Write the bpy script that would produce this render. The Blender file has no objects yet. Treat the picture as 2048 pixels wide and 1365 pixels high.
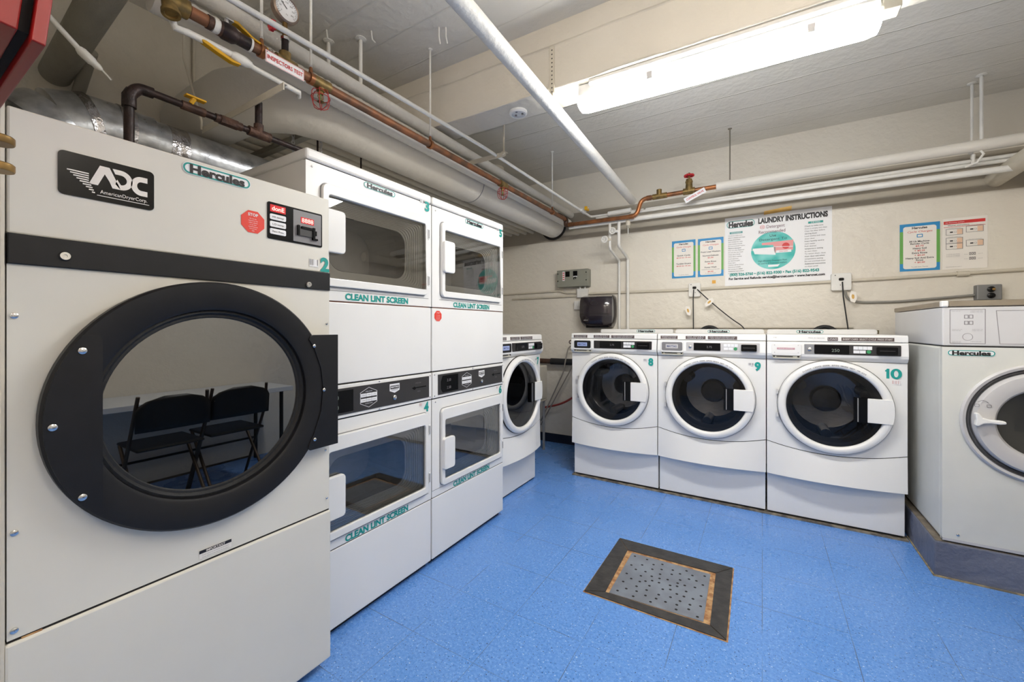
import bpy, bmesh, math, random
from mathutils import Vector, Matrix
PI = math.pi
sc = bpy.context.scene
COL = sc.collection

# ------------------------------------------------------------------ camera, world, lights, exposure
cam_d = bpy.data.cameras.new('camera')
cam_d.sensor_width = 36.0
cam_d.lens = 36.0 * 819.09 / 2048.0
cam_d.shift_y = -(682.5 - 656.33) / 2048.0
cam_d.clip_start = 0.02
cam = bpy.data.objects.new('camera', cam_d)
COL.objects.link(cam)
cam.location = (0, 0, 1.242)
cam.rotation_euler = (PI / 2, 0, math.atan(500.53 / 819.09))
sc.camera = cam

world = bpy.data.worlds.new('world')
sc.world = world
world.use_nodes = True
world.node_tree.nodes['Background'].inputs[0].default_value = (0.9, 0.95, 1.0, 1)
world.node_tree.nodes['Background'].inputs[1].default_value = 0.05

LIGHT_MAIN = 20.0       # emission of the lit tube fixture in view
LIGHT_NEAR = 12.5       # emission of the other fixtures of the room, behind the camera
vs = sc.view_settings
vs.view_transform = 'Standard'
vs.look = 'None'
vs.gamma = 1
vs.use_curve_mapping = False
vs.exposure = 1.86

ALPHA = math.atan(0.0204)      # the building is turned a little against the rows of machines
WY = 4.085                     # back wall at x = 0
CEIL = 2.846


def wally(x, off=0.0):
    return WY - off + 0.0204 * x


# ------------------------------------------------------------------ materials
def lin(c):
    return tuple(((v / 255) / 12.92 if v / 255 <= 0.04045 else ((v / 255 + 0.055) / 1.055) ** 2.4) for v in c)


MATS = {}


def mat(name, rgb, rough=0.5, metal=0.0, var=0.0, scale=8.0, bump=0.0, bscale=60.0, rgb2=None, emit=0.0, coat=0.0,
        spec=0.5, rvar=0.0, detail=3.0):
    if name in MATS:
        return MATS[name]
    m = bpy.data.materials.new(name)
    MATS[name] = m
    m.use_nodes = True
    nt = m.node_tree
    b = nt.nodes['Principled BSDF']
    c = lin(rgb)
    b.inputs['Base Color'].default_value = (*c, 1)
    b.inputs['Roughness'].default_value = rough
    b.inputs['Metallic'].default_value = metal
    b.inputs['Specular IOR Level'].default_value = spec
    if coat:
        b.inputs['Coat Weight'].default_value = coat
        b.inputs['Coat Roughness'].default_value = 0.08
    tc = nt.nodes.new('ShaderNodeTexCoord')
    if var or rgb2:
        n = nt.nodes.new('ShaderNodeTexNoise')
        n.inputs['Scale'].default_value = scale
        n.inputs['Detail'].default_value = detail
        nt.links.new(tc.outputs['Object'], n.inputs['Vector'])
        r = nt.nodes.new('ShaderNodeValToRGB')
        c2 = lin(rgb2) if rgb2 else tuple(v * (1 - var) for v in c)
        r.color_ramp.elements[0].color = (*c2, 1)
        r.color_ramp.elements[1].color = (*c, 1)
        r.color_ramp.elements[0].position = 0.38
        r.color_ramp.elements[1].position = 0.62
        nt.links.new(n.outputs['Fac'], r.inputs[0])
        nt.links.new(r.outputs[0], b.inputs['Base Color'])
        if rvar:
            mr = nt.nodes.new('ShaderNodeMapRange')
            mr.inputs['To Min'].default_value = rough - rvar
            mr.inputs['To Max'].default_value = rough + rvar
            nt.links.new(n.outputs['Fac'], mr.inputs['Value'])
            nt.links.new(mr.outputs[0], b.inputs['Roughness'])
    if bump:
        n2 = nt.nodes.new('ShaderNodeTexNoise')
        n2.inputs['Scale'].default_value = bscale
        n2.inputs['Detail'].default_value = 4
        nt.links.new(tc.outputs['Object'], n2.inputs['Vector'])
        bp = nt.nodes.new('ShaderNodeBump')
        bp.inputs['Strength'].default_value = bump
        bp.inputs['Distance'].default_value = 0.01
        nt.links.new(n2.outputs['Fac'], bp.inputs['Height'])
        nt.links.new(bp.outputs[0], b.inputs['Normal'])
    if emit:
        b.inputs['Emission Color'].default_value = (*c, 1)
        b.inputs['Emission Strength'].default_value = emit
    return m


def glass_mat(name, tint, ior=1.6, rough=0.01):
    m = bpy.data.materials.new(name)
    MATS[name] = m
    m.use_nodes = True
    nt = m.node_tree
    nt.nodes.remove(nt.nodes['Principled BSDF'])
    out = nt.nodes['Material Output']
    tr = nt.nodes.new('ShaderNodeBsdfTransparent')
    tr.inputs[0].default_value = (*tint, 1)
    gl = nt.nodes.new('ShaderNodeBsdfGlossy')
    gl.inputs['Roughness'].default_value = rough
    gl.inputs['Color'].default_value = (1, 1, 1, 1)
    fr = nt.nodes.new('ShaderNodeFresnel')
    fr.inputs[0].default_value = ior
    mx = nt.nodes.new('ShaderNodeMixShader')
    nt.links.new(fr.outputs[0], mx.inputs[0])
    nt.links.new(tr.outputs[0], mx.inputs[1])
    nt.links.new(gl.outputs[0], mx.inputs[2])
    nt.links.new(mx.outputs[0], out.inputs[0])
    return m


def paint_wall_mat(name, rgb, rgb2, lumps=0.5, boards=0.0, axis='Y', rough=0.42):
    """thick old gloss paint over rough concrete; boards: the ridges the form boards left"""
    m = mat(name, rgb, rough, 0, 0, 1.3, rgb2=rgb2, detail=4)
    nt = m.node_tree
    b = nt.nodes['Principled BSDF']
    tc = [n for n in nt.nodes if n.type == 'TEX_COORD'][0]
    n1 = nt.nodes.new('ShaderNodeTexNoise')
    n1.inputs['Scale'].default_value = 16
    n1.inputs['Detail'].default_value = 6
    n1.inputs['Roughness'].default_value = 0.55
    nt.links.new(tc.outputs['Object'], n1.inputs['Vector'])
    h = n1.outputs['Fac']
    if boards:
        sep = nt.nodes.new('ShaderNodeSeparateXYZ')
        nt.links.new(tc.outputs['Object'], sep.inputs[0])
        nz = nt.nodes.new('ShaderNodeTexNoise')
        nz.inputs['Scale'].default_value = 2.2
        nt.links.new(tc.outputs['Object'], nz.inputs['Vector'])
        ad = nt.nodes.new('ShaderNodeMath'); ad.operation = 'MULTIPLY_ADD'
        ad.inputs[1].default_value = 0.05
        nt.links.new(nz.outputs['Fac'], ad.inputs[0])
        nt.links.new(sep.outputs[axis], ad.inputs[2])
        md = nt.nodes.new('ShaderNodeMath'); md.operation = 'PINGPONG'
        md.inputs[1].default_value = 0.115
        nt.links.new(ad.outputs[0], md.inputs[0])
        mr = nt.nodes.new('ShaderNodeMapRange')
        mr.inputs['From Min'].default_value = 0.0
        mr.inputs['From Max'].default_value = 0.007
        mr.inputs['To Min'].default_value = 1.0
        mr.inputs['To Max'].default_value = 0.0
        nt.links.new(md.outputs[0], mr.inputs['Value'])
        n3 = nt.nodes.new('ShaderNodeTexNoise')
        n3.inputs['Scale'].default_value = 14
        nt.links.new(tc.outputs['Object'], n3.inputs['Vector'])
        mm = nt.nodes.new('ShaderNodeMath'); mm.operation = 'MULTIPLY'
        nt.links.new(mr.outputs[0], mm.inputs[0]); nt.links.new(n3.outputs['Fac'], mm.inputs[1])
        a2 = nt.nodes.new('ShaderNodeMath'); a2.operation = 'MULTIPLY_ADD'
        a2.inputs[1].default_value = boards
        nt.links.new(mm.outputs[0], a2.inputs[0])
        nt.links.new(h, a2.inputs[2])
        h = a2.outputs[0]
    bp = nt.nodes.new('ShaderNodeBump')
    bp.inputs['Strength'].default_value = lumps
    bp.inputs['Distance'].default_value = 0.012
    nt.links.new(h, bp.inputs['Height'])
    nt.links.new(bp.outputs[0], b.inputs['Normal'])
    return m


def floor_mat():
    m = mat('blue vinyl tile', (84, 142, 212), 0.26)
    nt = m.node_tree
    b = nt.nodes['Principled BSDF']
    tc = [n for n in nt.nodes if n.type == 'TEX_COORD'][0]

    def noise(s, d=2.0, r=0.5):
        n = nt.nodes.new('ShaderNodeTexNoise')
        n.inputs['Scale'].default_value = s
        n.inputs['Detail'].default_value = d
        n.inputs['Roughness'].default_value = r
        nt.links.new(tc.outputs['Object'], n.inputs['Vector'])
        return n.outputs['Fac']

    def ramp(fac, stops):
        r = nt.nodes.new('ShaderNodeValToRGB')
        els = r.color_ramp.elements
        while len(els) < len(stops):
            els.new(0.5)
        for e, (p, c) in zip(els, stops):
            e.position = p
            e.color = (*lin(c), 1) if max(c) > 1 else (*c, 1)
        nt.links.new(fac, r.inputs[0])
        return r.outputs[0]

    def mix(f, a, bb):
        x = nt.nodes.new('ShaderNodeMix'); x.data_type = 'RGBA'
        nt.links.new(f, x.inputs[0])
        nt.links.new(a, x.inputs[6])
        if isinstance(bb, tuple):
            x.inputs[7].default_value = (*lin(bb), 1)
        else:
            nt.links.new(bb, x.inputs[7])
        return x.outputs[2]
    base = ramp(noise(90, 6, 0.8), [(0.30, (72, 122, 196)), (0.5, (94, 145, 217)), (0.70, (132, 174, 230))])
    dark = ramp(noise(150, 1), [(0.675, (0, 0, 0)), (0.71, (1, 1, 1))])
    c = mix(dark, base, (30, 50, 92))
    light = ramp(noise(118, 1), [(0.685, (0, 0, 0)), (0.715, (1, 1, 1))])
    c = mix(light, c, (176, 202, 236))
    # tile joints
    br = nt.nodes.new('ShaderNodeTexBrick')
    br.offset = 0
    br.inputs['Scale'].default_value = 1.0
    br.inputs['Brick Width'].default_value = 0.3048
    br.inputs['Row Height'].default_value = 0.3048
    br.inputs['Mortar Size'].default_value = 0.0016
    br.inputs['Mortar Smooth'].default_value = 0.3
    br.inputs['Color1'].default_value = (0, 0, 0, 1)
    br.inputs['Color2'].default_value = (0, 0, 0, 1)
    br.inputs['Mortar'].default_value = (1, 1, 1, 1)
    nt.links.new(tc.outputs['Object'], br.inputs['Vector'])
    nj = ramp(noise(3, 2), [(0.36, (0, 0, 0)), (0.55, (1, 1, 1))])
    mj = nt.nodes.new('ShaderNodeMath'); mj.operation = 'MULTIPLY'
    nt.links.new(br.outputs['Color'], mj.inputs[0]); nt.links.new(nj, mj.inputs[1])
    c = mix(mj.outputs[0], c, (84, 104, 138))
    nt.links.new(c, b.inputs['Base Color'])
    mr = nt.nodes.new('ShaderNodeMapRange')
    mr.inputs['To Min'].default_value = 0.16
    mr.inputs['To Max'].default_value = 0.40
    nt.links.new(noise(5, 3), mr.inputs['Value'])
    nt.links.new(mr.outputs[0], b.inputs['Roughness'])
    bp = nt.nodes.new('ShaderNodeBump')
    bp.inputs['Strength'].default_value = 0.12
    bp.inputs['Distance'].default_value = 0.004
    nt.links.new(noise(26, 2), bp.inputs['Height'])
    nt.links.new(bp.outputs[0], b.inputs['Normal'])
    return m


WALLP = paint_wall_mat('cream wall paint', (224, 218, 206), (218, 211, 199), 0.7)
LWALLP = paint_wall_mat('lumpy cream paint', (212, 205, 191), (198, 190, 174), 1.0)
CEILP = paint_wall_mat('ceiling paint', (222, 218, 210), (216, 212, 203), 0.6, 1.5, 'Y')
BEAMP = paint_wall_mat('beam paint', (220, 213, 201), (213, 206, 193), 0.7, 1.2, 'Z')
FLOORM = floor_mat()
ENAMEL = mat('white enamel', (232, 231, 229), 0.32, var=0.015, scale=3)
ADCW = mat('ivory enamel', (218, 215, 206), 0.42, var=0.03, scale=4)
BLACK = mat('black satin', (24, 24, 27), 0.45, var=0.2, scale=20, spec=0.35)
BLACKG = mat('black gloss', (10, 10, 12), 0.22, var=0.1, scale=10, spec=0.25)
DARKG = mat('dark grey panel', (52, 50, 50), 0.38, var=0.08, scale=14)
GAP = mat('shadow gap', (26, 24, 24), 0.8, var=0.1)
SILVER = mat('silver plastic', (196, 194, 194), 0.42, var=0.03)
GREYP = mat('grey plastic', (140, 140, 142), 0.45, var=0.04)
GREYPANEL = mat('grey panel', (128, 126, 128), 0.4, var=0.05)
CHROME = mat('chrome', (215, 215, 215), 0.22, 1.0, var=0.1, scale=30)
STEEL = mat('stainless', (170, 160, 146), 0.38, 1.0, var=0.1, scale=12)
DRUM = mat('drum steel', (120, 120, 122), 0.35, 0.8, var=0.15, scale=20)
GALV = mat('galvanised sheet', (206, 208, 210), 0.30, 0.85, scale=16, rgb2=(168, 170, 174), rvar=0.08, bump=0.15, bscale=25)
FOIL = mat('foil tape', (205, 203, 205), 0.2, 1.0, scale=18, rgb2=(150, 148, 150), bump=1.0, bscale=28)
WHITEP = mat('white pipe paint', (226, 224, 219), 0.45, var=0.05, scale=12, bump=0.4, bscale=40)
WRAP = mat('painted insulation', (224, 219, 210), 0.55, var=0.05, scale=5, bump=0.5, bscale=14)
TANP = mat('cream conduit paint', (206, 198, 182), 0.5, var=0.05, scale=9, bump=0.2)
GREYW = mat('grey painted pipe', (162, 158, 146), 0.55, var=0.08, bump=0.3)
COPPER = mat('tarnished copper', (146, 94, 62), 0.5, 0.35, scale=14, rgb2=(104, 76, 58), rvar=0.1, detail=6)
COPPERB = mat('bright copper', (170, 110, 68), 0.36, 0.6, scale=12, rgb2=(122, 84, 58), rvar=0.1)
BRASS = mat('old brass', (148, 122, 72), 0.45, 0.6, scale=30, rgb2=(112, 94, 58))
BRASSB = mat('brass', (160, 128, 76), 0.35, 0.7, scale=12, rgb2=(124, 98, 58))
IRON = mat('black iron pipe', (54, 38, 36), 0.42, 0.4, scale=26, rgb2=(34, 26, 26), bump=0.3)
RUSTI = mat('brown iron fitting', (92, 66, 54), 0.55, 0.4, scale=26, rgb2=(66, 48, 42), bump=0.5)
YELLOW = mat('yellow lever', (212, 160, 20), 0.4, var=0.1)
REDP = mat('red enamel', (140, 2, 5), 0.4, var=0.05)
REDW = mat('red wire', (168, 50, 44), 0.4, var=0.1)
REDK = mat('red valve wheel', (206, 40, 50), 0.45, var=0.15)
PAPER = mat('white paper', (234, 234, 236), 0.5, var=0.01)
PAPERW = mat('cream paper', (234, 229, 222), 0.55, var=0.01)
TEAL = mat('teal ink', (14, 150, 142), 0.45, var=0.03)
TEALP = mat('teal print', (44, 178, 170), 0.5, scale=9, rgb2=(120, 205, 200), detail=1)
INK = mat('black ink', (28, 24, 28), 0.5, var=0.05)
INKG = mat('grey ink', (120, 116, 118), 0.5, var=0.05)
REDI = mat('red ink', (206, 44, 44), 0.5, var=0.05)
REDL = mat('pale red print', (226, 150, 150), 0.5, var=0.05)
STOPR = mat('stop red', (228, 62, 46), 0.45, var=0.03)
BLUEI = mat('blue print', (36, 138, 196), 0.5, var=0.03)
GREENI = mat('green print', (104, 168, 80), 0.5, var=0.03)
PEACH = mat('peach print', (232, 196, 168), 0.5, var=0.03)
TAPE = mat('masking tape', (212, 168, 88), 0.6, var=0.1, scale=20)
REDLED = mat('red display', (190, 14, 20), 0.3, emit=0.10)
LEDW = mat('lit digits', (255, 190, 180), 0.4, emit=0.30)
LEDG = mat('dim digits', (120, 130, 120), 0.4, emit=0.04)
LCD = mat('lcd blue', (150, 164, 206), 0.3, emit=0.05)
LCDB = mat('lcd marks', (50, 66, 120), 0.4)
GBOX = mat('grey electrical box', (140, 140, 128), 0.5, var=0.05)
GBOX2 = mat('grey cast box', (134, 134, 134), 0.5, 0.3, var=0.08)
RUBBER = mat('black rubber', (26, 26, 28), 0.6, var=0.2, bump=0.3)
DRAINB = mat('dark border strip', (62, 60, 58), 0.5, scale=18, rgb2=(48, 46, 46), bump=0.3, bscale=40)
RUST = mat('rusty rim', (196, 158, 112), 0.7, scale=30, rgb2=(150, 104, 66), bump=0.8, bscale=70)
PLATE = mat('aluminium plate', (150, 158, 170), 0.42, 0.5, scale=9, rgb2=(134, 140, 150), rvar=0.08)
PLINTH = paint_wall_mat('slate blue floor paint', (118, 122, 138), (98, 102, 118), 1.0, 3.0, 'Z', 0.5)
DUST = mat('dusty ledge', (128, 118, 104), 0.8, scale=25, rgb2=(104, 96, 86), bump=0.6)
SEAL = mat('old caulk', (170, 152, 116), 0.7, scale=30, rgb2=(120, 110, 92), bump=0.5)
TUBE = mat('lit lens', (250, 250, 248), 0.4, emit=LIGHT_MAIN)
TUBE2 = mat('lit lens of near fixtures', (255, 246, 232), 0.4, emit=LIGHT_NEAR)
SMOKED = mat('smoked plastic', (46, 40, 46), 0.16, var=0.1, coat=0.6)
LAMINATE = mat('grey laminate', (196, 200, 206), 0.4, var=0.03)
CHAIRB = mat('black chair steel', (22, 21, 20), 0.35, 0.3, var=0.1)
CHAIRF = mat('brown chair frame', (70, 56, 42), 0.4, 0.4, var=0.1)
BEZEL = mat('grey door liner', (226, 225, 220), 0.5, var=0.04)
LINER_D = mat('drum cavity', (186, 184, 180), 0.5, 0.1, var=0.1)
GLASS = glass_mat('dryer door glass', (0.90, 0.90, 0.90), 2.1)
GLASSD = glass_mat('smoked washer glass', (0.33, 0.33, 0.34), 1.38)
GLASSB = glass_mat('tinted tumbler glass', (0.10, 0.10, 0.11), 2.9)


# ------------------------------------------------------------------ mesh builder
_TXT = {}


def text_mesh(s, bold):
    k = (s, round(bold, 4))
    if k in _TXT:
        return _TXT[k]
    cu = bpy.data.curves.new('t', 'FONT')
    cu.body = s
    cu.size = 1
    cu.offset = bold
    cu.resolution_u = 3
    ob = bpy.data.objects.new('t', cu)
    COL.objects.link(ob)
    dg = bpy.context.evaluated_depsgraph_get()
    dg.update()
    me = bpy.data.meshes.new_from_object(ob.evaluated_get(dg))
    vs_ = [(v.co.x, v.co.y) for v in me.vertices]
    fs = [tuple(p.vertices) for p in me.polygons]
    bpy.data.objects.remove(ob)
    bpy.data.curves.remove(cu)
    bpy.data.meshes.remove(me)
    _TXT[k] = (vs_, fs)
    return _TXT[k]


class MB:
    def __init__(s):
        s.v = []; s.f = []; s.m = []; s.s = []; s.mats = []

    def mi(s, m):
        if m not in s.mats:
            s.mats.append(m)
        return s.mats.index(m)

    def add(s, vs_, fs, m, smooth=False):
        o = len(s.v)
        s.v += [tuple(p) for p in vs_]
        k = s.mi(m)
        for f in fs:
            s.f.append(tuple(i + o for i in f)); s.m.append(k); s.s.append(smooth)

    def box(s, x0, x1, y0, y1, z0, z1, m, skip=''):
        vs_ = [(x, y, z) for x in (x0, x1) for y in (y0, y1) for z in (z0, z1)]
        fs = {'l': (0, 1, 3, 2), 'r': (4, 6, 7, 5), 'f': (0, 4, 5, 1), 'b': (2, 3, 7, 6), 'd': (0, 2, 6, 4), 'u': (1, 5, 7, 3)}
        s.add(vs_, [f for k, f in fs.items() if k not in skip], m)
        return s

    def prism(s, poly, y0, y1, m, back=True):
        """poly: list of (x,z) counter-clockwise seen from the front (-y)"""
        n = len(poly)
        vs_ = [(x, y0, z) for x, z in poly] + [(x, y1, z) for x, z in poly]
        fs = [tuple(range(n))]
        if back:
            fs.append(tuple(range(2 * n - 1, n - 1, -1)))
        if abs(y1 - y0) > 1e-7:
            fs += [(i, i + n, (i + 1) % n + n, (i + 1) % n) for i in range(n)]
        else:
            fs = fs[:1]
        s.add(vs_, fs, m)
        return s

    def sheet(s, poly, y, m):
        s.add([(x, y, z) for x, z in poly], [tuple(range(len(poly)))], m)
        return s

    def frame(s, outer, inner, y0, y1, m, back=False):
        n = len(outer)
        vs_ = [(x, y0, z) for x, z in outer] + [(x, y0, z) for x, z in inner] + [(x, y1, z) for x, z in outer] + [(x, y1, z) for x, z in inner]
        fs = []
        for i in range(n):
            j = (i + 1) % n
            fs.append((i, j, j + n, i + n))
            fs.append((i, i + 2 * n, j + 2 * n, j))
            fs.append((i + n, j + n, j + 3 * n, i + 3 * n))
            if back:
                fs.append((i + 2 * n, i + 3 * n, j + 3 * n, j + 2 * n))
        s.add(vs_, fs, m)
        return s

    def loft(s, rings, m, cap0=False, cap1=False, smooth=False):
        """rings: lists of 3-D points with equal counts, closed"""
        n = len(rings[0])
        vs_ = [p for r in rings for p in r]
        fs = []
        for k in range(len(rings) - 1):
            for i in range(n):
                j = (i + 1) % n
                fs.append((k * n + i, k * n + j, (k + 1) * n + j, (k + 1) * n + i))
        if cap0:
            fs.append(tuple(range(n - 1, -1, -1)))
        if cap1:
            fs.append(tuple(range((len(rings) - 1) * n, len(rings) * n)))
        s.add(vs_, fs, m, smooth)
        return s

    def tube(s, pts, r, m, seg=12, cap=True, bend=0.0, nb=6):
        pts = [Vector(p) for p in pts]
        if bend and len(pts) > 2:
            q = [pts[0]]
            for i in range(1, len(pts) - 1):
                a, b, c = pts[i - 1], pts[i], pts[i + 1]
                d1 = (a - b); d2 = (c - b)
                t = min(bend, d1.length * 0.49, d2.length * 0.49)
                p0 = b + d1.normalized() * t; p2 = b + d2.normalized() * t
                for k in range(nb + 1):
                    u = k / nb
                    q.append(p0 * (1 - u) ** 2 + b * 2 * u * (1 - u) + p2 * u * u)
            q.append(pts[-1])
            pts = q
        rs = r if isinstance(r, (list, tuple)) else [r] * len(pts)
        rings = []
        up = None
        for i, p in enumerate(pts):
            t = (pts[min(i + 1, len(pts) - 1)] - pts[max(i - 1, 0)]).normalized()
            if up is None:
                a = Vector((0, 0, 1)) if abs(t.z) < 0.9 else Vector((1, 0, 0))
                up = (a - t * a.dot(t)).normalized()
            else:
                up = (up - t * up.dot(t)).normalized()
            w = t.cross(up)
            rings.append([p + (up * math.cos(2 * PI * k / seg) + w * math.sin(2 * PI * k / seg)) * rs[i] for k in range(seg)])
        s.loft(rings, m, cap, cap, True)
        return s

    def lathe(s, prof, c, axis, m, seg=48, cap0=False, cap1=False):
        """prof: [(radius, offset along axis)]"""
        ax = Vector(axis).normalized()
        a = Vector((0, 0, 1)) if abs(ax.z) < 0.9 else Vector((1, 0, 0))
        u = (a - ax * a.dot(ax)).normalized()
        w = ax.cross(u)
        c = Vector(c)
        rings = [[c + ax * h + (u * math.cos(2 * PI * k / seg) + w * math.sin(2 * PI * k / seg)) * r for k in range(seg)] for r, h in prof]
        s.loft(rings, m, cap0, cap1, True)
        return s

    def text(s, t, x, z, h, m, y=-0.002, w=None, al='c', bold=0.0, slant=0.0, fn=None):
        vs_, fs = text_mesh(t, bold)
        if not vs_:
            return s
        x0 = min(p[0] for p in vs_); x1 = max(p[0] for p in vs_)
        sy = h / 0.69
        sx = (w / (x1 - x0)) if w else sy
        off = {'c': -(x0 + x1) / 2, 'l': -x0, 'r': -x1}[al]
        out = []
        for a, b in vs_:
            X = x + (a + off) * sx + b * sy * slant
            Z = z - h / 2 + b * sy
            out.append(fn(X, Z) if fn else (X, y, Z))
        s.add(out, fs, m)
        return s

    def build(s, name, parent=None, bevel=0.0, seg=2, label=None, loc=None):
        me = bpy.data.meshes.new(name)
        me.from_pydata(s.v, [], s.f)
        for m in s.mats:
            me.materials.append(m)
        me.polygons.foreach_set('material_index', s.m)
        me.polygons.foreach_set('use_smooth', s.s)
        me.update()
        if any(s.s):
            try:
                me.set_sharp_from_angle(angle=math.radians(38))
            except Exception:
                pass
        o = bpy.data.objects.new(name, me)
        COL.objects.link(o)
        if parent:
            o.parent = parent
        if loc:
            o.location = loc
        if bevel:
            b = o.modifiers.new('bevel', 'BEVEL')
            b.width = bevel; b.segments = seg; b.limit_method = 'ANGLE'; b.angle_limit = math.radians(50)
        if label:
            o['label'] = label
        return o


def rrect(x0, x1, z0, z1, r, n=5):
    p = []
    for cx, cz, a in ((x1 - r, z0 + r, -PI / 2), (x1 - r, z1 - r, 0), (x0 + r, z1 - r, PI / 2), (x0 + r, z0 + r, PI)):
        for k in range(n + 1):
            t = a + PI / 2 * k / n
            p.append((cx + r * math.cos(t), cz + r * math.sin(t)))
    return p


def circ(cx, cz, r, n=48, a0=0.0):
    return [(cx + r * math.cos(a0 + 2 * PI * k / n), cz + r * math.sin(a0 + 2 * PI * k / n)) for k in range(n)]


def thing(name, label, cat, loc=(0, 0, 0), rz=0.0, group=None):
    o = bpy.data.objects.new(name, None)
    COL.objects.link(o)
    o.location = loc
    o.rotation_euler = (0, 0, rz)
    o.empty_display_size = 0.1
    o['label'] = label; o['category'] = cat
    if group:
        o['group'] = group
    return o


def tag(o, label, cat, group=None, kind=None):
    if label:
        o['label'] = label; o['category'] = cat
    if group:
        o['group'] = group
    if kind:
        o['kind'] = kind
    return o


def struct(o):
    o['kind'] = 'structure'
    return o


def screw(mb, x, z, y, r=0.006, m=None, d=0.004):
    mb.lathe([(r, 0), (r * 0.95, d * 0.6), (r * 0.5, d), (0.0005, d)], (x, y, z), (0, -1, 0), m or CHROME, 14)


# the little sticker and number that many machines carry
def pill(mb, xc, zc, w, h, y=-0.0015, line=0.14):
    r = h / 2
    mb.sheet(rrect(xc - w / 2, xc + w / 2, zc - h / 2, zc + h / 2, r * 0.999), y, PAPER)
    t = h * line
    o = rrect(xc - w / 2 + t * .4, xc + w / 2 - t * .4, zc - h / 2 + t * .4, zc + h / 2 - t * .4, r - t * .4)
    i = rrect(xc - w / 2 + t * 1.3, xc + w / 2 - t * 1.3, zc - h / 2 + t * 1.3, zc + h / 2 - t * 1.3, r - t * 1.3)
    mb.frame(o, i, y - 0.0006, y - 0.0005, TEAL)
    mb.text('Hercules', xc, zc, h * 0.68, INK, y - 0.0012, w=w * 0.80, bold=0.045)


def sticker(parent, xc, zc, w, h, y=-0.0015, name='maker_sticker'):
    mb = MB()
    pill(mb, xc, zc, w, h, y)
    return mb.build(name, parent)


def number(parent, s, xc, zc, h, y=-0.002, w=None):
    mb = MB()
    if s == '10':
        a = w * .30
        x0 = xc - w / 2
        mb.sheet([(x0 + a * .42, zc - h / 2), (x0 + a, zc - h / 2), (x0 + a, zc + h / 2), (x0 + a * .55, zc + h / 2), (x0 + a * .35, zc + h * .36), (x0, zc + h * .33), (x0, zc + h * .20), (x0 + a * .42, zc + h * .20)], y, TEAL)
        o = [(xc + w * .18 + w * .32 * math.cos(t), zc + h * .52 * math.sin(t)) for t in [2 * PI * k / 28 for k in range(28)]]
        i = [(xc + w * .18 + w * .125 * math.cos(t), zc + h * .34 * math.sin(t)) for t in [2 * PI * k / 28 for k in range(28)]]
        mb.frame(o, i, y, y + .0005, TEAL)
    else:
        mb.text(s, xc, zc, h, TEAL, y, w=w * 1.08, bold=0.045)
    return mb.build('number_sticker', parent)


def barcode(parent, x0, x1, z0, z1, y=-0.0015, seed=1, m=None):
    rnd = random.Random(seed)
    mb = MB()
    mb.sheet([(x0, z0), (x1, z0), (x1, z1), (x0, z1)], y, PAPER)
    x = x0 + 0.001
    while x < x1 - 0.002:
        w = rnd.choice((0.0008, 0.0014, 0.002))
        if rnd.random() < 0.8:
            mb.sheet([(x, z0 + (z1 - z0) * .2), (x + w, z0 + (z1 - z0) * .2), (x + w, z1), (x, z1)], y - 0.0006, m or INKG)
        x += w + rnd.choice((0.001, 0.0018))
    return mb.build('barcode_sticker', parent)


# ------------------------------------------------------------------ setting
def wall_obj(name, pts, m, thick_dir=None):
    mb = MB()
    mb.add(pts, [(0, 1, 2, 3)], m)
    return struct(mb.build(name))


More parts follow.
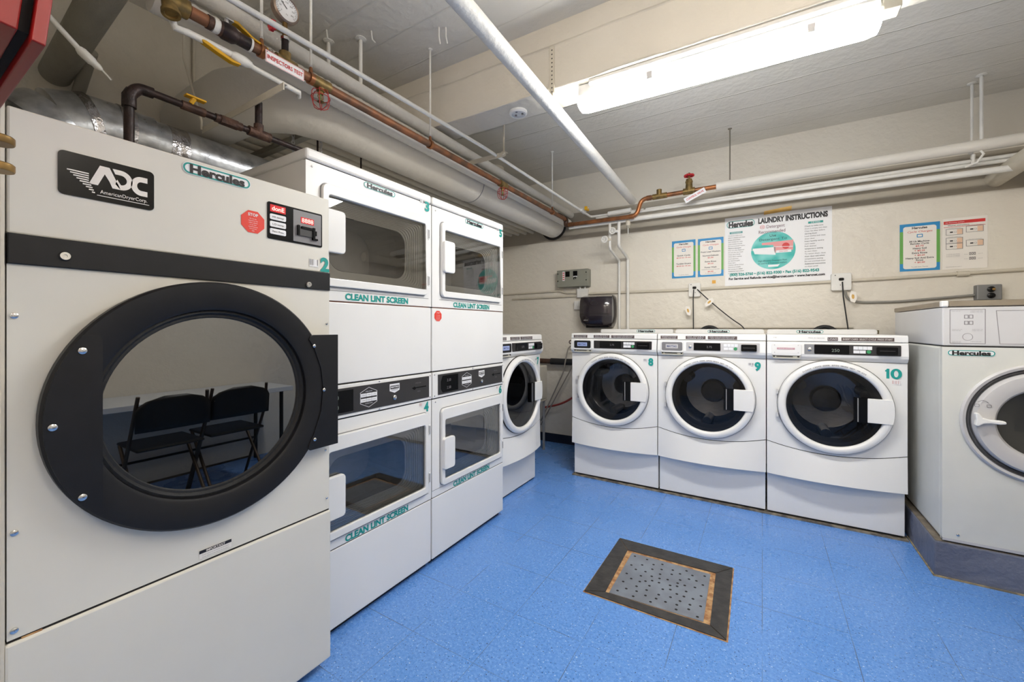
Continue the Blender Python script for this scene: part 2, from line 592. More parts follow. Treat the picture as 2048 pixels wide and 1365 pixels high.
def build_room():
    XL, XR, YF = -2.652, 1.505, -1.7
    mb = MB()
    mb.box(XL - .1, XR + .1, YF - .1, WY + .15, -.1, 0, FLOORM)
    struct(mb.build('floor'))
    mb = MB()
    mb.box(XL - .1, XR + .1, YF - .1, WY + .15, CEIL, CEIL + .1, CEILP)
    o = struct(mb.build('ceiling'))
    # back wall, turned with the building
    mb = MB()
    mb.add([(XL - .1, wally(XL - .1), 0), (XR + .1, wally(XR + .1), 0), (XR + .1, wally(XR + .1), CEIL), (XL - .1, wally(XL - .1), CEIL),
            (XL - .1, wally(XL - .1) + .1, 0), (XR + .1, wally(XR + .1) + .1, 0), (XR + .1, wally(XR + .1) + .1, CEIL), (XL - .1, wally(XL - .1) + .1, CEIL)],
           [(0, 1, 2, 3), (4, 7, 6, 5), (0, 3, 7, 4), (1, 5, 6, 2), (3, 2, 6, 7), (0, 4, 5, 1)], WALLP)
    struct(mb.build('wall_back'))
    mb = MB(); mb.box(XL - .1, XL, YF, wally(XL), 0, CEIL, LWALLP); struct(mb.build('wall_left'))
    mb = MB(); mb.box(XR, XR + .1, YF, wally(XR), 0, CEIL, WALLP); struct(mb.build('wall_right'))
    mb = MB(); mb.box(XL, XR, YF - .1, YF, 0, CEIL, WALLP); struct(mb.build('wall_front'))
    # stub of wall left of the tumbler
    mb = MB(); mb.box(-2.3, -1.350, -.25, .1785, 0, CEIL, TANP); struct(mb.build('wall_stub', bevel=.006))
    # beam under the ceiling, parallel to the back wall
    mb = MB()
    y0, y1 = 1.973, 2.175
    P = []
    for x in (XL, XR):
        for y in (y0, y1):
            for z in (2.502, CEIL):
                P.append((x, y + .0204 * x, z))
    mb.add(P, [(0, 1, 3, 2), (4, 6, 7, 5), (0, 4, 5, 1), (2, 3, 7, 6), (0, 2, 6, 4)], BEAMP)
    struct(mb.build('ceiling_beam', bevel=.01, seg=3))
    # baseboard
    mb = MB()
    mb.add([(XL, wally(XL, .012), 0), (.73, wally(.73, .012), 0), (.73, wally(.73, .012), .092), (XL, wally(XL, .012), .092),
            (XL, wally(XL, 0), .092), (.73, wally(.73, 0), .092)], [(0, 1, 2, 3), (3, 2, 5, 4)], mat('navy vinyl base', (26, 28, 44), .4, var=.1))
    struct(mb.build('baseboard_back'))
    # band of darker taupe colour high on the back wall, behind the pipes
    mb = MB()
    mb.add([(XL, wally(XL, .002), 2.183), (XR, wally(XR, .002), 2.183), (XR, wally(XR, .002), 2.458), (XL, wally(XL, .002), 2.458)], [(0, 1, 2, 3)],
           paint_wall_mat('dark taupe band', (176, 168, 153), (168, 159, 144), 0.5))
    struct(mb.build('wall_band'))
    # concrete plinth below the big washer, its dusty top edge and caulk line
    mb = MB()
    X0, Y0, H = .737, 2.857, .176
    mb.box(X0, XR, Y0, 4.1, 0, H, PLINTH)
    struct(mb.build('concrete_plinth_slab', bevel=.006))
    mb = MB()
    mb.box(X0 + .004, XR, Y0 + .004, 4.1, H, H + .003, DUST)
    mb.box(X0 - .006, X0, Y0 - .006, 3.3, 0, .006, SEAL)
    mb.box(X0 - .006, XR, Y0 - .008, Y0, 0, .006, SEAL)
    struct(mb.build('trim_1'))


build_room()


# ------------------------------------------------------------------ light fixtures
def tube_light(name, label, L, loc, rz, m, body_h=.05, group=None):
    t = thing(name, label, 'light', loc, rz, group)
    mb = MB()
    # housing: a shallow white tray
    P = [(-.046, .02), (.046, .02), (.056, -.040), (-.056, -.040)]
    rings = [[(x, y, z) for y, z in P] for x in (-L / 2, L / 2)]
    mb.loft(rings, ENAMEL, True, True)
    mb.build('housing', t, bevel=.002)
    # lens: rounded bottom
    mb = MB()
    Q = [(-.058, -.040), (.058, -.040), (.060, -.066), (.048, -.086), (.024, -.094), (-.024, -.094), (-.048, -.086), (-.060, -.066)]
    rings = []
    for x, k in ((-L / 2 - .004, .9), (-L / 2 + .03, 1), (L / 2 - .03, 1), (L / 2 + .004, .9)):
        rings.append([(x, y * k, -.040 + (z + .040) * k) for y, z in Q])
    mb.loft(rings, m, True, True)
    mb.build('lens', t)
    for x in (-L * .2, L * .32):
        mb = MB()
        mb.box(x - .012, x + .012, -.068, -.060, -.060, -.026, SILVER)
        mb.build('lens_clip', t)
    return t


tube_light('tube_light', 'lit white wraparound tube light under the ceiling beam', 1.195, (-.218, 2.06, 2.478), ALPHA + math.radians(1.0), TUBE)
for nm, lb, x, y in (('hanging_tube_light', 'hanging tube light behind the camera', -.35, -.75), ('hanging_tube_light', 'hanging tube light above the folding table', .72, .55)):
    t = thing(nm, lb, 'light', (x, y, 2.52))
    mb = MB(); mb.box(-.61, .61, -.022, .022, -.01, .02, ENAMEL); mb.build('housing', t)
    mb = MB(); mb.tube([(-.6, 0, -.045), (.6, 0, -.045)], .034, TUBE2, 16); mb.build('lens', t)
    for xx in (-.5, .5):
        mb = MB(); mb.tube([(xx, 0, .02), (xx, 0, CEIL - 2.52)], .004, STEEL, 6); mb.build('hanger', t)
# box end and conduit feeding the fixture
mb = MB()
mb.tube([(-.75, 1.985, 2.492), (.75, 2.015, 2.492)], .016, WHITEP, 12)
tag(mb.build('beam_conduit'), 'white painted conduit along the beam edge above the tube light', 'conduit')
mb = MB(); mb.box(.385, .44, 2.03, 2.10, 2.43, 2.499, GREYW)
tag(mb.build('light_end_box', bevel=.004), 'small grey box at the right end of the tube light', 'box')

# round detector base on the beam soffit
t = thing('smoke_detector_base', 'round white detector base under the ceiling beam', 'detector', (-1.213, 2.055, 2.502))
mb = MB(); mb.lathe([(.052, 0), (.052, -.012), (.046, -.018), (.038, -.018), (.036, -.008), (.001, -.008)], (0, 0, 0), (0, 0, 1), ENAMEL, 40); mb.build('base_ring', t)
mb = MB()
for a in (.6, 2.7, 4.8):
    mb.box(.024 * math.cos(a) - .005, .024 * math.cos(a) + .005, .024 * math.sin(a) - .004, .024 * math.sin(a) + .004, -.016, -.008, GREYP)
mb.build('contact_plate', t)
# perforated strap on the beam face
mb = MB()
mb.box(-.014, .014, -.003, 0, -.25, 0, TANP)
for k in range(11):
    mb.lathe([(.004, 0), (.001, .0006)], (0, -.0032, -.02 - k * .022), (0, -1, 0), GAP, 10)
mb.box(-.012, .012, -.016, -.003, -.29, -.25, TANP)
o = mb.build('pipe_strap', loc=(-.945, 1.952, 2.725)); o.rotation_euler = (0, 0, ALPHA)
tag(o, 'perforated steel strap fixed on the face of the ceiling beam', 'strap')


# ------------------------------------------------------------------ big tumbler dryer (number 2)
def tumbler():
    W, H = .752, 1.713
    t = thing('tumble_dryer', 'large ivory tumble dryer with big round black door, number 2, nearest the camera', 'dryer', (-1.357, .181, 0), PI / 2)
    mb = MB()
    mb.box(.004, .728, .02, .78, .02, H, ADCW)
    mb.build('cabinet', t, bevel=.004)
    mb = MB(); mb.box(.0, W, 0, .02, 1.443, H, ADCW); mb.build('top_panel', t, bevel=.004)
    mb = MB()
    # front panel with the round hole behind the door
    zc, xc = 1.03, .381
    N = 64
    inner = circ(xc, zc, .262, N)
    outer = []
    for k in range(N):
        a = 2 * PI * k / N
        c, s_ = math.cos(a), math.sin(a)
        x0, x1, z0, z1 = 0, W, .580, 1.378
        tt = 1e9
        if c > 1e-9: tt = min(tt, (x1 - xc) / c)
        if c < -1e-9: tt = min(tt, (x0 - xc) / c)
        if s_ > 1e-9: tt = min(tt, (z1 - zc) / s_)
        if s_ < -1e-9: tt = min(tt, (z0 - zc) / s_)
        outer.append((xc + c * tt, zc + s_ * tt))
    # square off the corners
    for cx, cz in ((0, .580), (W, .580), (W, 1.378), (0, 1.378)):
        k = min(range(N), key=lambda i: (outer[i][0] - cx) ** 2 + (outer[i][1] - cz) ** 2)
        outer[k] = (cx, cz)
    mb.frame(outer, inner, 0, .02, ADCW)
    mb.build('front_panel', t)
    mb = MB(); mb.box(-.004, W + .003, -.006, .02, .035, .574, ADCW); mb.build('lower_panel', t, bevel=.005)
    mb = MB()
    mb.box(0.0, W, .002, .02, .574, .582, GAP)
    mb.box(.02, .05, -.001, .002, .571, .577, RUST)
    mb.build('panel_gap', t)
    mb = MB()
    mb.box(0, W, -.006, .0, 1.378, 1.443, BLACK)
    b = mb.build('lint_drawer_band', t, bevel=.002)
    for x, z in ((.083, 1.405), (.668, 1.394)):
        mb = MB()
        mb.lathe([(.0105, 0), (.0105, .003), (.0085, .006), (.0035, .006), (.003, .003), (.0003, .003)], (x, -.006, z), (0, -1, 0), CHROME, 24)
        mb.build('lock', b)
    # screws
    for x, z in ((.010, 1.268), (.010, .806), (.010, .598), (.742, 1.258), (.737, .798), (.742, .622)):
        mb = MB(); screw(mb, x, z, 0, .0065 if x < .5 else .0045, CHROME, .004); mb.build('screw', t)
    # door: flat black ring, rubber step, tinted glass
    d = MB()
    d.lathe([(.337, 0), (.342, .006), (.342, .028), (.337, .034), (.272, .034), (.264, .030), (.262, .016)], (xc, 0, zc), (0, -1, 0), BLACK, 96)
    door = d.build('door', t)
    mb = MB()
    mb.lathe([(.262, .02), (.256, .022), (.250, .012), (.244, .012), (.240, .004)], (xc, 0, zc), (0, -1, 0), RUBBER, 80)
    mb.build('rubber_seal', door)
    mb = MB()
    mb.lathe([(.246, .0), (.0005, .0)], (xc, -.0065, zc), (0, -1, 0), GLASSB, 80)
    mb.build('window_glass', door)
    # handle plate left: segment of the ring with a straight right side
    xe = .138
    poly = []
    a1 = math.acos((xe - .0 - xc) / .340) if abs((xe - xc) / .340) <= 1 else PI
    zt = 1.226
    a0 = PI - math.asin((zt - .015 - zc) / .337)
    a2 = PI + math.asin((zc - .848) / .337)
    arc = [(xc + .337 * math.cos(a0 + (a2 - a0) * k / 20), zc + .337 * math.sin(a0 + (a2 - a0) * k / 20)) for k in range(21)]
    a3 = PI + math.acos(-(xe - xc) / .300)
    poly = arc + [(xe, .80)] + [(xe, zt - .012), (xe - .004, zt - .003), (xe - .012, zt), (arc[0][0] + .035, zt)]
    # bottom follows the ring
    bot = [(xc + .337 * math.cos(a), zc + .337 * math.sin(a)) for a in [a2 + (PI + math.acos((xc - xe) / .337) - a2) * k / 6 for k in range(1, 7)]]
    poly = arc + bot + [(xe, zt - .012), (xe - .004, zt - .003), (xe - .012, zt), (arc[0][0] + .010, zt)]
    mb = MB(); mb.prism(poly, -.0385, -.034, BLACK)
    hp = mb.build('handle_plate', door)
    for x, z in ((.104, 1.190), (.058, 1.025), (.104, .857)):
        mb = MB(); screw(mb, x, z, -.0385, .008, CHROME, .005); mb.build('screw', hp)
    # hinge plate right
    z0, z1 = .822, 1.218
    poly = [(.762, z0), (.762, z1), (.668, z1), (.655, z1 - .004), (.650, z1 - .016), (.668, 1.175), (.695, 1.10), (.703, 1.03), (.695, .95), (.668, .875), (.650, .842), (.648, .832), (.655, z0)]
    mb = MB(); mb.prism(list(reversed(poly)), -.0385, -.030, BLACK)
    hg = mb.build('hinge_plate', t, bevel=.0015)
    for x, z in ((.668, 1.180), (.705, 1.024), (.670, .857)):
        mb = MB(); screw(mb, x, z, -.0385, .006, CHROME, .004); mb.build('screw', hg)
    # drum behind the glass
    mb = MB()
    mb.lathe([(.262, 0), (.262, -.06), (.34, -.07), (.34, -.65), (.001, -.66)], (xc, .0, zc), (0, -1, 0), DRUM, 64)
    mb.build('drum', t)
    # logo plate
    x0, x1, za, zb = .073, .244, 1.547, 1.647
    mb = MB()
    mb.prism(rrect(x0, x1, za, zb, .010), -.0025, 0, BLACKG)
    y = -.0032
    def q(u, v): return (x0 + (x1 - x0) * u, za + (zb - za) * v)
    def sh(pts, m=PAPERW): mb.sheet([q(*p) for p in pts], y, m)
    # A
    sh([(.30, .36), (.365, .36), (.425, .60), (.46, .60), (.515, .36), (.58, .36), (.575, .36), (.485, .80), (.40, .80)][:0] or [(.29, .36), (.38, .36), (.45, .66), (.45, .84), (.40, .84)])
    sh([(.45, .66), (.50, .50), (.53, .36), (.62, .36), (.50, .84), (.45, .84)])
    # D
    rings_o = [q(.62 + .13 * math.cos(a), .60 + .24 * math.sin(a)) for a in [-PI / 2 + PI * k / 14 for k in range(15)]]
    rings_i = [q(.62 + .065 * math.cos(a), .60 + .12 * math.sin(a)) for a in [-PI / 2 + PI * k / 14 for k in range(15)]]
    for k in range(14):
        mb.sheet([rings_i[k], rings_o[k], rings_o[k + 1], rings_i[k + 1]], y, PAPERW)
    sh([(.53, .84), (.56, .72), (.62, .72), (.62, .84)]); sh([(.56, .48), (.62, .36), (.62, .48), (.58, .60)])
    # C
    co = [q(.85 + .12 * math.cos(a), .56 + .24 * math.sin(a)) for a in [PI / 2 + PI * k / 14 for k in range(15)]]
    ci = [q(.85 + .05 * math.cos(a), .56 + .11 * math.sin(a)) for a in [PI / 2 + PI * k / 14 for k in range(15)]]
    for k in range(14):
        mb.sheet([ci[k], co[k], co[k + 1], ci[k + 1]][::-1], y, PAPERW)
    sh([(.85, .67), (.92, .67), (.92, .80), (.85, .80)]); sh([(.85, .32), (.92, .32), (.92, .45), (.85, .45)])
    for k in range(9):
        v = .60 - k * .052
        l = .08 + k * .030
        sh([(l, v - .028), (.29 - max(0, k - 3) * -.012, v - .028), (.29 - max(0, k - 3) * -.012, v), (l, v)])
    mb.text('AmericanDryerCorp.', x0 + (x1 - x0) * .66, za + (zb - za) * .22, .0085, PAPERW, y, w=.088)
    sh([(.37, .115), (.94, .115), (.94, .13), (.37, .13)])
    mb.build('logo_plate', t)
    sticker(t, .393, 1.686, .176, .034)
    # stop sticker
    mb = MB()
    xs, zs, r = .488, 1.573, .037
    mb.sheet(circ(xs, zs, r, 8, PI / 8), -.0012, STOPR)
    mb.text('STOP', xs, zs + .022, .0085, PAPER, -.002, bold=.03)
    for k, s_ in enumerate(('Do not use', 'machines to dry', 'rubber, plastics', 'or any item', 'containing foam', 'Remove lint', 'daily')):
        mb.text(s_, xs, zs + .0095 - k * .0062, .003, PAPER, -.002)
    mb.build('stop_sticker', t)
    # control module
    x0, x1, za, zb = .531, .722, 1.531, 1.650
    mb = MB(); mb.prism(rrect(x0, x1, za, zb, .006), -.003, 0, BLACKG)
    cp = mb.build('control_panel', t)
    mb = MB(); mb.prism(rrect(x0 + .084, x1 - .005, za + .006, zb - .006, .002), -.0045, -.003, GREYPANEL)
    cr = mb.build('card_reader', cp)
    mb = MB()
    mb.box(x0 + .008, x0 + .058, -.004, -.003, zb - .031, zb - .008, REDLED)
    mb.text('donE', x0 + .033, zb - .0195, .013, LEDW, -.0046, w=.040, bold=.02)
    mb.build('status_display', cp)
    for k, s_ in enumerate(('HI temp', 'LO temp', 'Perm Press')):
        mb = MB()
        zz = zb - .047 - k * .0235
        mb.prism(rrect(x0 + .007, x0 + .059, zz - .009, zz + .009, .004), -.0045, -.003, PAPER)
        mb.text(s_, x0 + .033, zz, .0055, INK, -.0051, w=.036)
        mb.build('button', cp)
    mb = MB()
    mb.box(x0 + .110, x0 + .158, -.0052, -.0045, zb - .047, zb - .026, REDLED)
    mb.text('8888', x0 + .134, zb - .0365, .014, LEDW, -.0058, w=.042, bold=.01)
    mb.build('price_display', cp)
    mb = MB()
    mb.box(x0 + .096, x0 + .103, -.012, -.0045, za + .028, za + .062, BLACKG)
    mb.box(x0 + .103, x0 + .155, -.010, -.0045, za + .028, za + .052, DARKG)
    mb.box(x0 + .110, x0 + .150, -.013, -.0045, za + .052, za + .060, BLACKG)
    mb.box(x0 + .150, x0 + .158, -.014, -.0045, za + .020, za + .062, BLACKG)
    mb.box(x0 + .158, x0 + .165, -.012, -.0045, za + .036, za + .052, BLACKG)
    mb.box(x0 + .150, x0 + .170, -.011, -.0045, za + .020, za + .026, BLACKG)
    mb.build('card_slot', cp)
    number(t, '2', .733, 1.471, .046, -.0075 + .005, w=.032)
    barcode(t, .674, .708, 1.459, 1.485, seed=4)
    # warning sticker at the seam
    mb = MB()
    mb.sheet([(.345, .587), (.427, .587), (.427, .611), (.345, .611)], -.0012, PAPERW)
    mb.sheet([(.345, .602), (.427, .602), (.427, .611), (.345, .611)], -.0018, INK)
    mb.text('IMPORTANT', .386, .6065, .006, PAPERW, -.0024, bold=.02)
    for k in range(2):
        mb.text('For your safety do not store gasoline near this appliance', .386, .597 - k * .006, .0025, INKG, -.0024, w=.068)
    mb.build('warning_sticker', t)
    # exhaust collar and feet
    mb = MB()
    for x in (.06, W - .06):
        for yy in (.08, .7):
            mb.lathe([(.022, 0), (.022, .022)], (x, yy, 0), (0, 0, 1), RUBBER, 16, True, True)
    mb.build('foot', t)
    return t


tumbler()


# ------------------------------------------------------------------ stacked dryers (3/4 and 5/6)
def door_unit(t, z0, up, W=.686):
    """one door with its glass, liner, handle and hinges; z0: base of the door"""
    if up:
        xa, xb, za, zb = .062, .649, 1.408, 1.812
    else:
        xa, xb, za, zb = .062, .655, .397, .808
    if up:
        ga, gb, gc, gd = .088, .632, 1.440, 1.770
    else:
        ga, gb, gc, gd = .088, .632, .428, .748
    O = rrect(xa, xb, za, zb, .026, 6); I = rrect(ga, gb, gc, gd, .010, 6)
    mb = MB()
    mb.frame(O, I, -.016, 0.0, ENAMEL)
    door = mb.build('door', t, bevel=.003)
    mb = MB()
    mb.frame(rrect(xa - .004, xb + .004, za - .004, zb + .004, .028, 6), rrect(xa + .006, xb - .006, za + .006, zb - .006, .024, 6), -.0012, -.0004, GREYP)
    mb.build('door_gap', t)
    mb = MB()
    ka, kb = (.026, -.028) if up else (0, 0)
    mb.add([(x, -.006 + kb * (x - .36) + ka * (z - (gc + gd) / 2), z) for x, z in ((ga - .003, gc - .003), (gb + .003, gc - .003), (gb + .003, gd + .003), (ga - .003, gd + .003))], [(0, 1, 2, 3)], GLASS)
    mb.build('window_glass', door)
    # liner: stepped bezel narrowing to the opening
    mb = MB()
    oa, ob, oc, od = .135, .555, gc + .045, gd - .055
    rings = []
    n = 10
    for k in range(n * 2 + 1):
        u = k / (n * 2)
        st = (k // 2) / n
        e = (k % 2)
        yy = .006 + .05 * ((k + 1) // 2) / n
        xx = st
        r = .012 + .05 * xx
        rings.append([(x, yy, z) for x, z in rrect(ga - .002 + (oa - ga) * xx, gb + .002 + (ob - gb) * xx, gc - .002 + (oc - gc) * xx, gd + .002 + (od - gd) * xx, r, 6)])
    mb.loft(rings, BEZEL)
    mb.build('door_liner', door)
    mb = MB()
    rings = [[(x, .058, z) for x, z in rrect(oa, ob, oc, od, .062, 6)], [(x, .14, z) for x, z in rrect(oa - .02, ob + .02, oc - .02, od + .02, .07, 6)],
             [(x, .36, z) for x, z in rrect(oa - .03, ob + .03, oc - .03, od + .03, .1, 6)]]
    mb.loft(rings, LINER_D, False, True)
    mb.build('drum', t)
    # handle tab at the left
    zc = (gc + gd) / 2 + (.02 if up else -.02)
    mb = MB()
    mb.prism(rrect(.064, .152, zc - .085, zc + .085, .016, 5), -.032, -.012, ENAMEL)
    mb.build('handle', door, bevel=.004)
    for zz in (za + .075, zb - .09):
        mb = MB()
        mb.box(xb - .006, xb + .010, -.016, -.0, zz - .026, zz + .026, ENAMEL)
        mb.box(xb + .003, xb + .006, -.0175, -.015, zz - .022, zz + .022, GAP)
        mb.build('hinge', door, bevel=.001)
    return door


def stack(label, y, top, bot, price, no_sticker_x, zoff=0.0):
    W, H, D = .686, 1.930, .70
    t = thing('stacked_dryer', label, 'dryer', (-1.472, y, zoff), PI / 2, None)
    E = ENAMEL
    mb = MB()
    # carcass behind the front panels
    mb.box(0.002, W - .002, .60, D, .02, H - .045, E)
    mb.box(0.002, .02, .02, .60, .02, H - .045, E)
    mb.box(W - .02, W - .002, .02, .60, .02, H - .045, E)
    mb.box(.02, W - .02, .02, .60, .02, .06, E)
    mb.box(.02, W - .02, .02, .60, .98, 1.03, E)
    mb.build('cabinet', t, bevel=.002)
    mb = MB(); mb.box(-.001, W + .001, -.004, D + .005, H - .045, H, E)
    mb.build('top_cap', t, bevel=.012, seg=3)
    mb = MB(); mb.box(.004, W - .004, .004, D - .01, H - .049, H - .045, GAP); mb.build('cap_gap', t)

    def panel(name, z0, z1, hole=None):
        mb = MB()
        if hole:
            x0, x1, h0, h1 = hole
            mb.box(0, x0, 0, .02, z0, z1, E); mb.box(x1, W, 0, .02, z0, z1, E)
            mb.box(x0, x1, 0, .02, z0, h0, E, 'lr'); mb.box(x0, x1, 0, .02, h1, z1, E, 'lr')
        else:
            mb.box(0, W, 0, .02, z0, z1, E)
        return mb.build(name, t, bevel=0.0 if hole else .004)
    up = panel('upper_front', 1.352, H - .049, (.080, .640, 1.432, 1.778))
    panel('middle_panel', 1.014, 1.347)
    lo = panel('lower_front', .352, .866, (.080, .640, .420, .756))
    panel('bottom_panel', .030, .347)
    for z in (1.347, 1.009, .866, .347):
        mb = MB(); mb.box(.002, W - .002, .003, .02, z, z + .006, GAP); mb.build('seam_strip', t)
    mb = MB(); mb.box(.01, W - .01, .03, D - .02, 0, .03, RUBBER); mb.build('toe_base', t)
    # thin brown line under the lint door
    for a_, z, m_ in ((.004, 1.3475, mat('brown line', (150, 92, 76), .5, var=.1)), (.055, 1.392, INKG), (.0, .3865, INKG)):
        mb = MB(); mb.box(a_, W - .02, -.0008, 0, z, z + .0018, m_); mb.build('lint_door_line', t)
    door_unit(t, 0, True); door_unit(t, 0, False)
    # control panel
    mb = MB(); mb.box(0, W, -.004, .02, .872, 1.008, E); cp = mb.build('control_panel', t, bevel=.003)
    mb = MB()
    mb.box(.040, .664, -.007, -.004, .886, .994, DARKG)
    fp = mb.build('face_plate', cp)
    mb = MB()
    mb.prism([(.075, .895), (.205, .895), (.205, .985), (.075, .985), (.062, .955), (.062, .915)], -.0085, -.007, BLACKG)
    if price:
        for z in (.958, .918):
            mb.text('.50', .120, z, .018, LEDG, -.0090)
            mb.text('2', .088, z, .018, LEDG, -.0090)
    else:
        for z in (.958, .918):
            mb.text('2.50', .125, z, .014, INKG, -.0090)
    mb.build('price_display', cp)
    mb = MB()
    xc, zc = .285, .940
    hx = [(xc - .045, zc + .024), (xc, zc + .044), (xc + .045, zc + .024), (xc + .045, zc - .024), (xc, zc - .044), (xc - .045, zc - .024)][::-1]
    hi = [(xc + (x - xc) * .96, zc + (z - zc) * .96) for x, z in hx]
    mb.frame(hx, hi, -.0078, -.0075, PAPER)
    for r_ in range(2):
        for c_ in range(3):
            x = xc - .029 + c_ * .029; z = zc + (.011 if r_ == 0 else -.011)
            mb.box(x - .0135, x + .0135, -.009, -.007, z - .0075, z + .0075, PAPER)
            mb.text(('HIGH', 'MED', 'LOW', 'WOVEN', 'PERM', 'DELIC')[r_ * 3 + c_], x, z, .004, INKG, -.0095, w=.018)
    mb.text('UPPER DRYER', xc, zc + .026, .004, PAPER, -.0080); mb.text('LOWER DRYER', xc, zc - .026, .004, PAPER, -.0080)
    mb.build('selector_keys', cp)
    mb = MB()
    xb, zb = .432, .962
    sh = [(xb - .030, zb + .020), (xb - .030, zb - .012), (xb, zb - .023), (xb + .030, zb - .012), (xb + .030, zb + .020)]
    mb.sheet(sh, -.0076, PAPER)
    mb.sheet([(xb - .026, zb - .004), (xb + .026, zb - .004), (xb + .026, zb + .012), (xb - .026, zb + .012)], -.0082, DARKG)
    mb.text('MAYTAG', xb, zb + .005, .008, PAPER, -.0088, w=.046, bold=.03)
    mb.text('COMMERCIAL', xb, zb - .009, .004, INK, -.0088, w=.040)
    mb.build('badge', cp)
    mb = MB(); mb.lathe([(.011, 0), (.011, .006), (.007, .009), (.003, .009), (.0005, .006)], (.430, -.007, .918), (0, -1, 0), CHROME, 20); mb.build('key_lock', cp)
    mb = MB()
    mb.box(.545, .640, -.0095, -.007, .944, .948, BLACKG)
    mb.lathe([(.008, 0), (.006, .004), (.0005, .004)], (.560, -.007, .944), (0, -1, 0), BLACKG, 14)
    mb.text('UPPER DRYER', .585, .968, .006, INKG, -.0080, w=.04); mb.text('PRESS', .59, .926, .006, INKG, -.0080)
    mb.build('card_slot', cp)
    for x, z in ((.014, .995), (.014, .884), (.674, .995), (.674, .884), (.345, 1.002), (.345, .878), (.025, 1.862), (.025, .850)):
        mb = MB(); screw(mb, x, z, -.004 if .87 < z < 1.01 else 0, .004, CHROME, .003); mb.build('screw', t)
    sticker(t, no_sticker_x, 1.866, .180, .030)
    number(t, top, .655, 1.866, .045, w=.030)
    number(t, bot, .650, .838, .045, w=.030)
    barcode(t, .605, .630, 1.870, 1.890, seed=int(top)); barcode(t, .600, .622, .845, .862, seed=int(bot), m=mat('faded ink', (200, 150, 140), .5))
    for z, name in ((1.372, 'a'), (.369, 'b')):
        mb = MB(); mb.text('CLEAN LINT SCREEN', .347, z, .025, TEAL, -.0015, w=.352, bold=.042); mb.build('lint_lettering', t)
    return t, up


s1, _ = stack('tall stacked pair of white dryers numbered 3 and 4, beside the big tumble dryer', .914, '3', '4', True, .352)
s2, _ = stack('tall stacked pair of white dryers numbered 5 and 6, next to front loader 7', 1.608, '5', '6', False, .368)
mb = MB()
mb.sheet(circ(.045, 1.305, .030, 8, PI / 8), -.0012, STOPR)
mb.text('STOP', .045, 1.322, .007, PAPER, -.002)
for k in range(5):
    mb.text('do not overload', .045, 1.310 - k * .007, .003, PAPER, -.002)
mb.build('stop_sticker', s2)


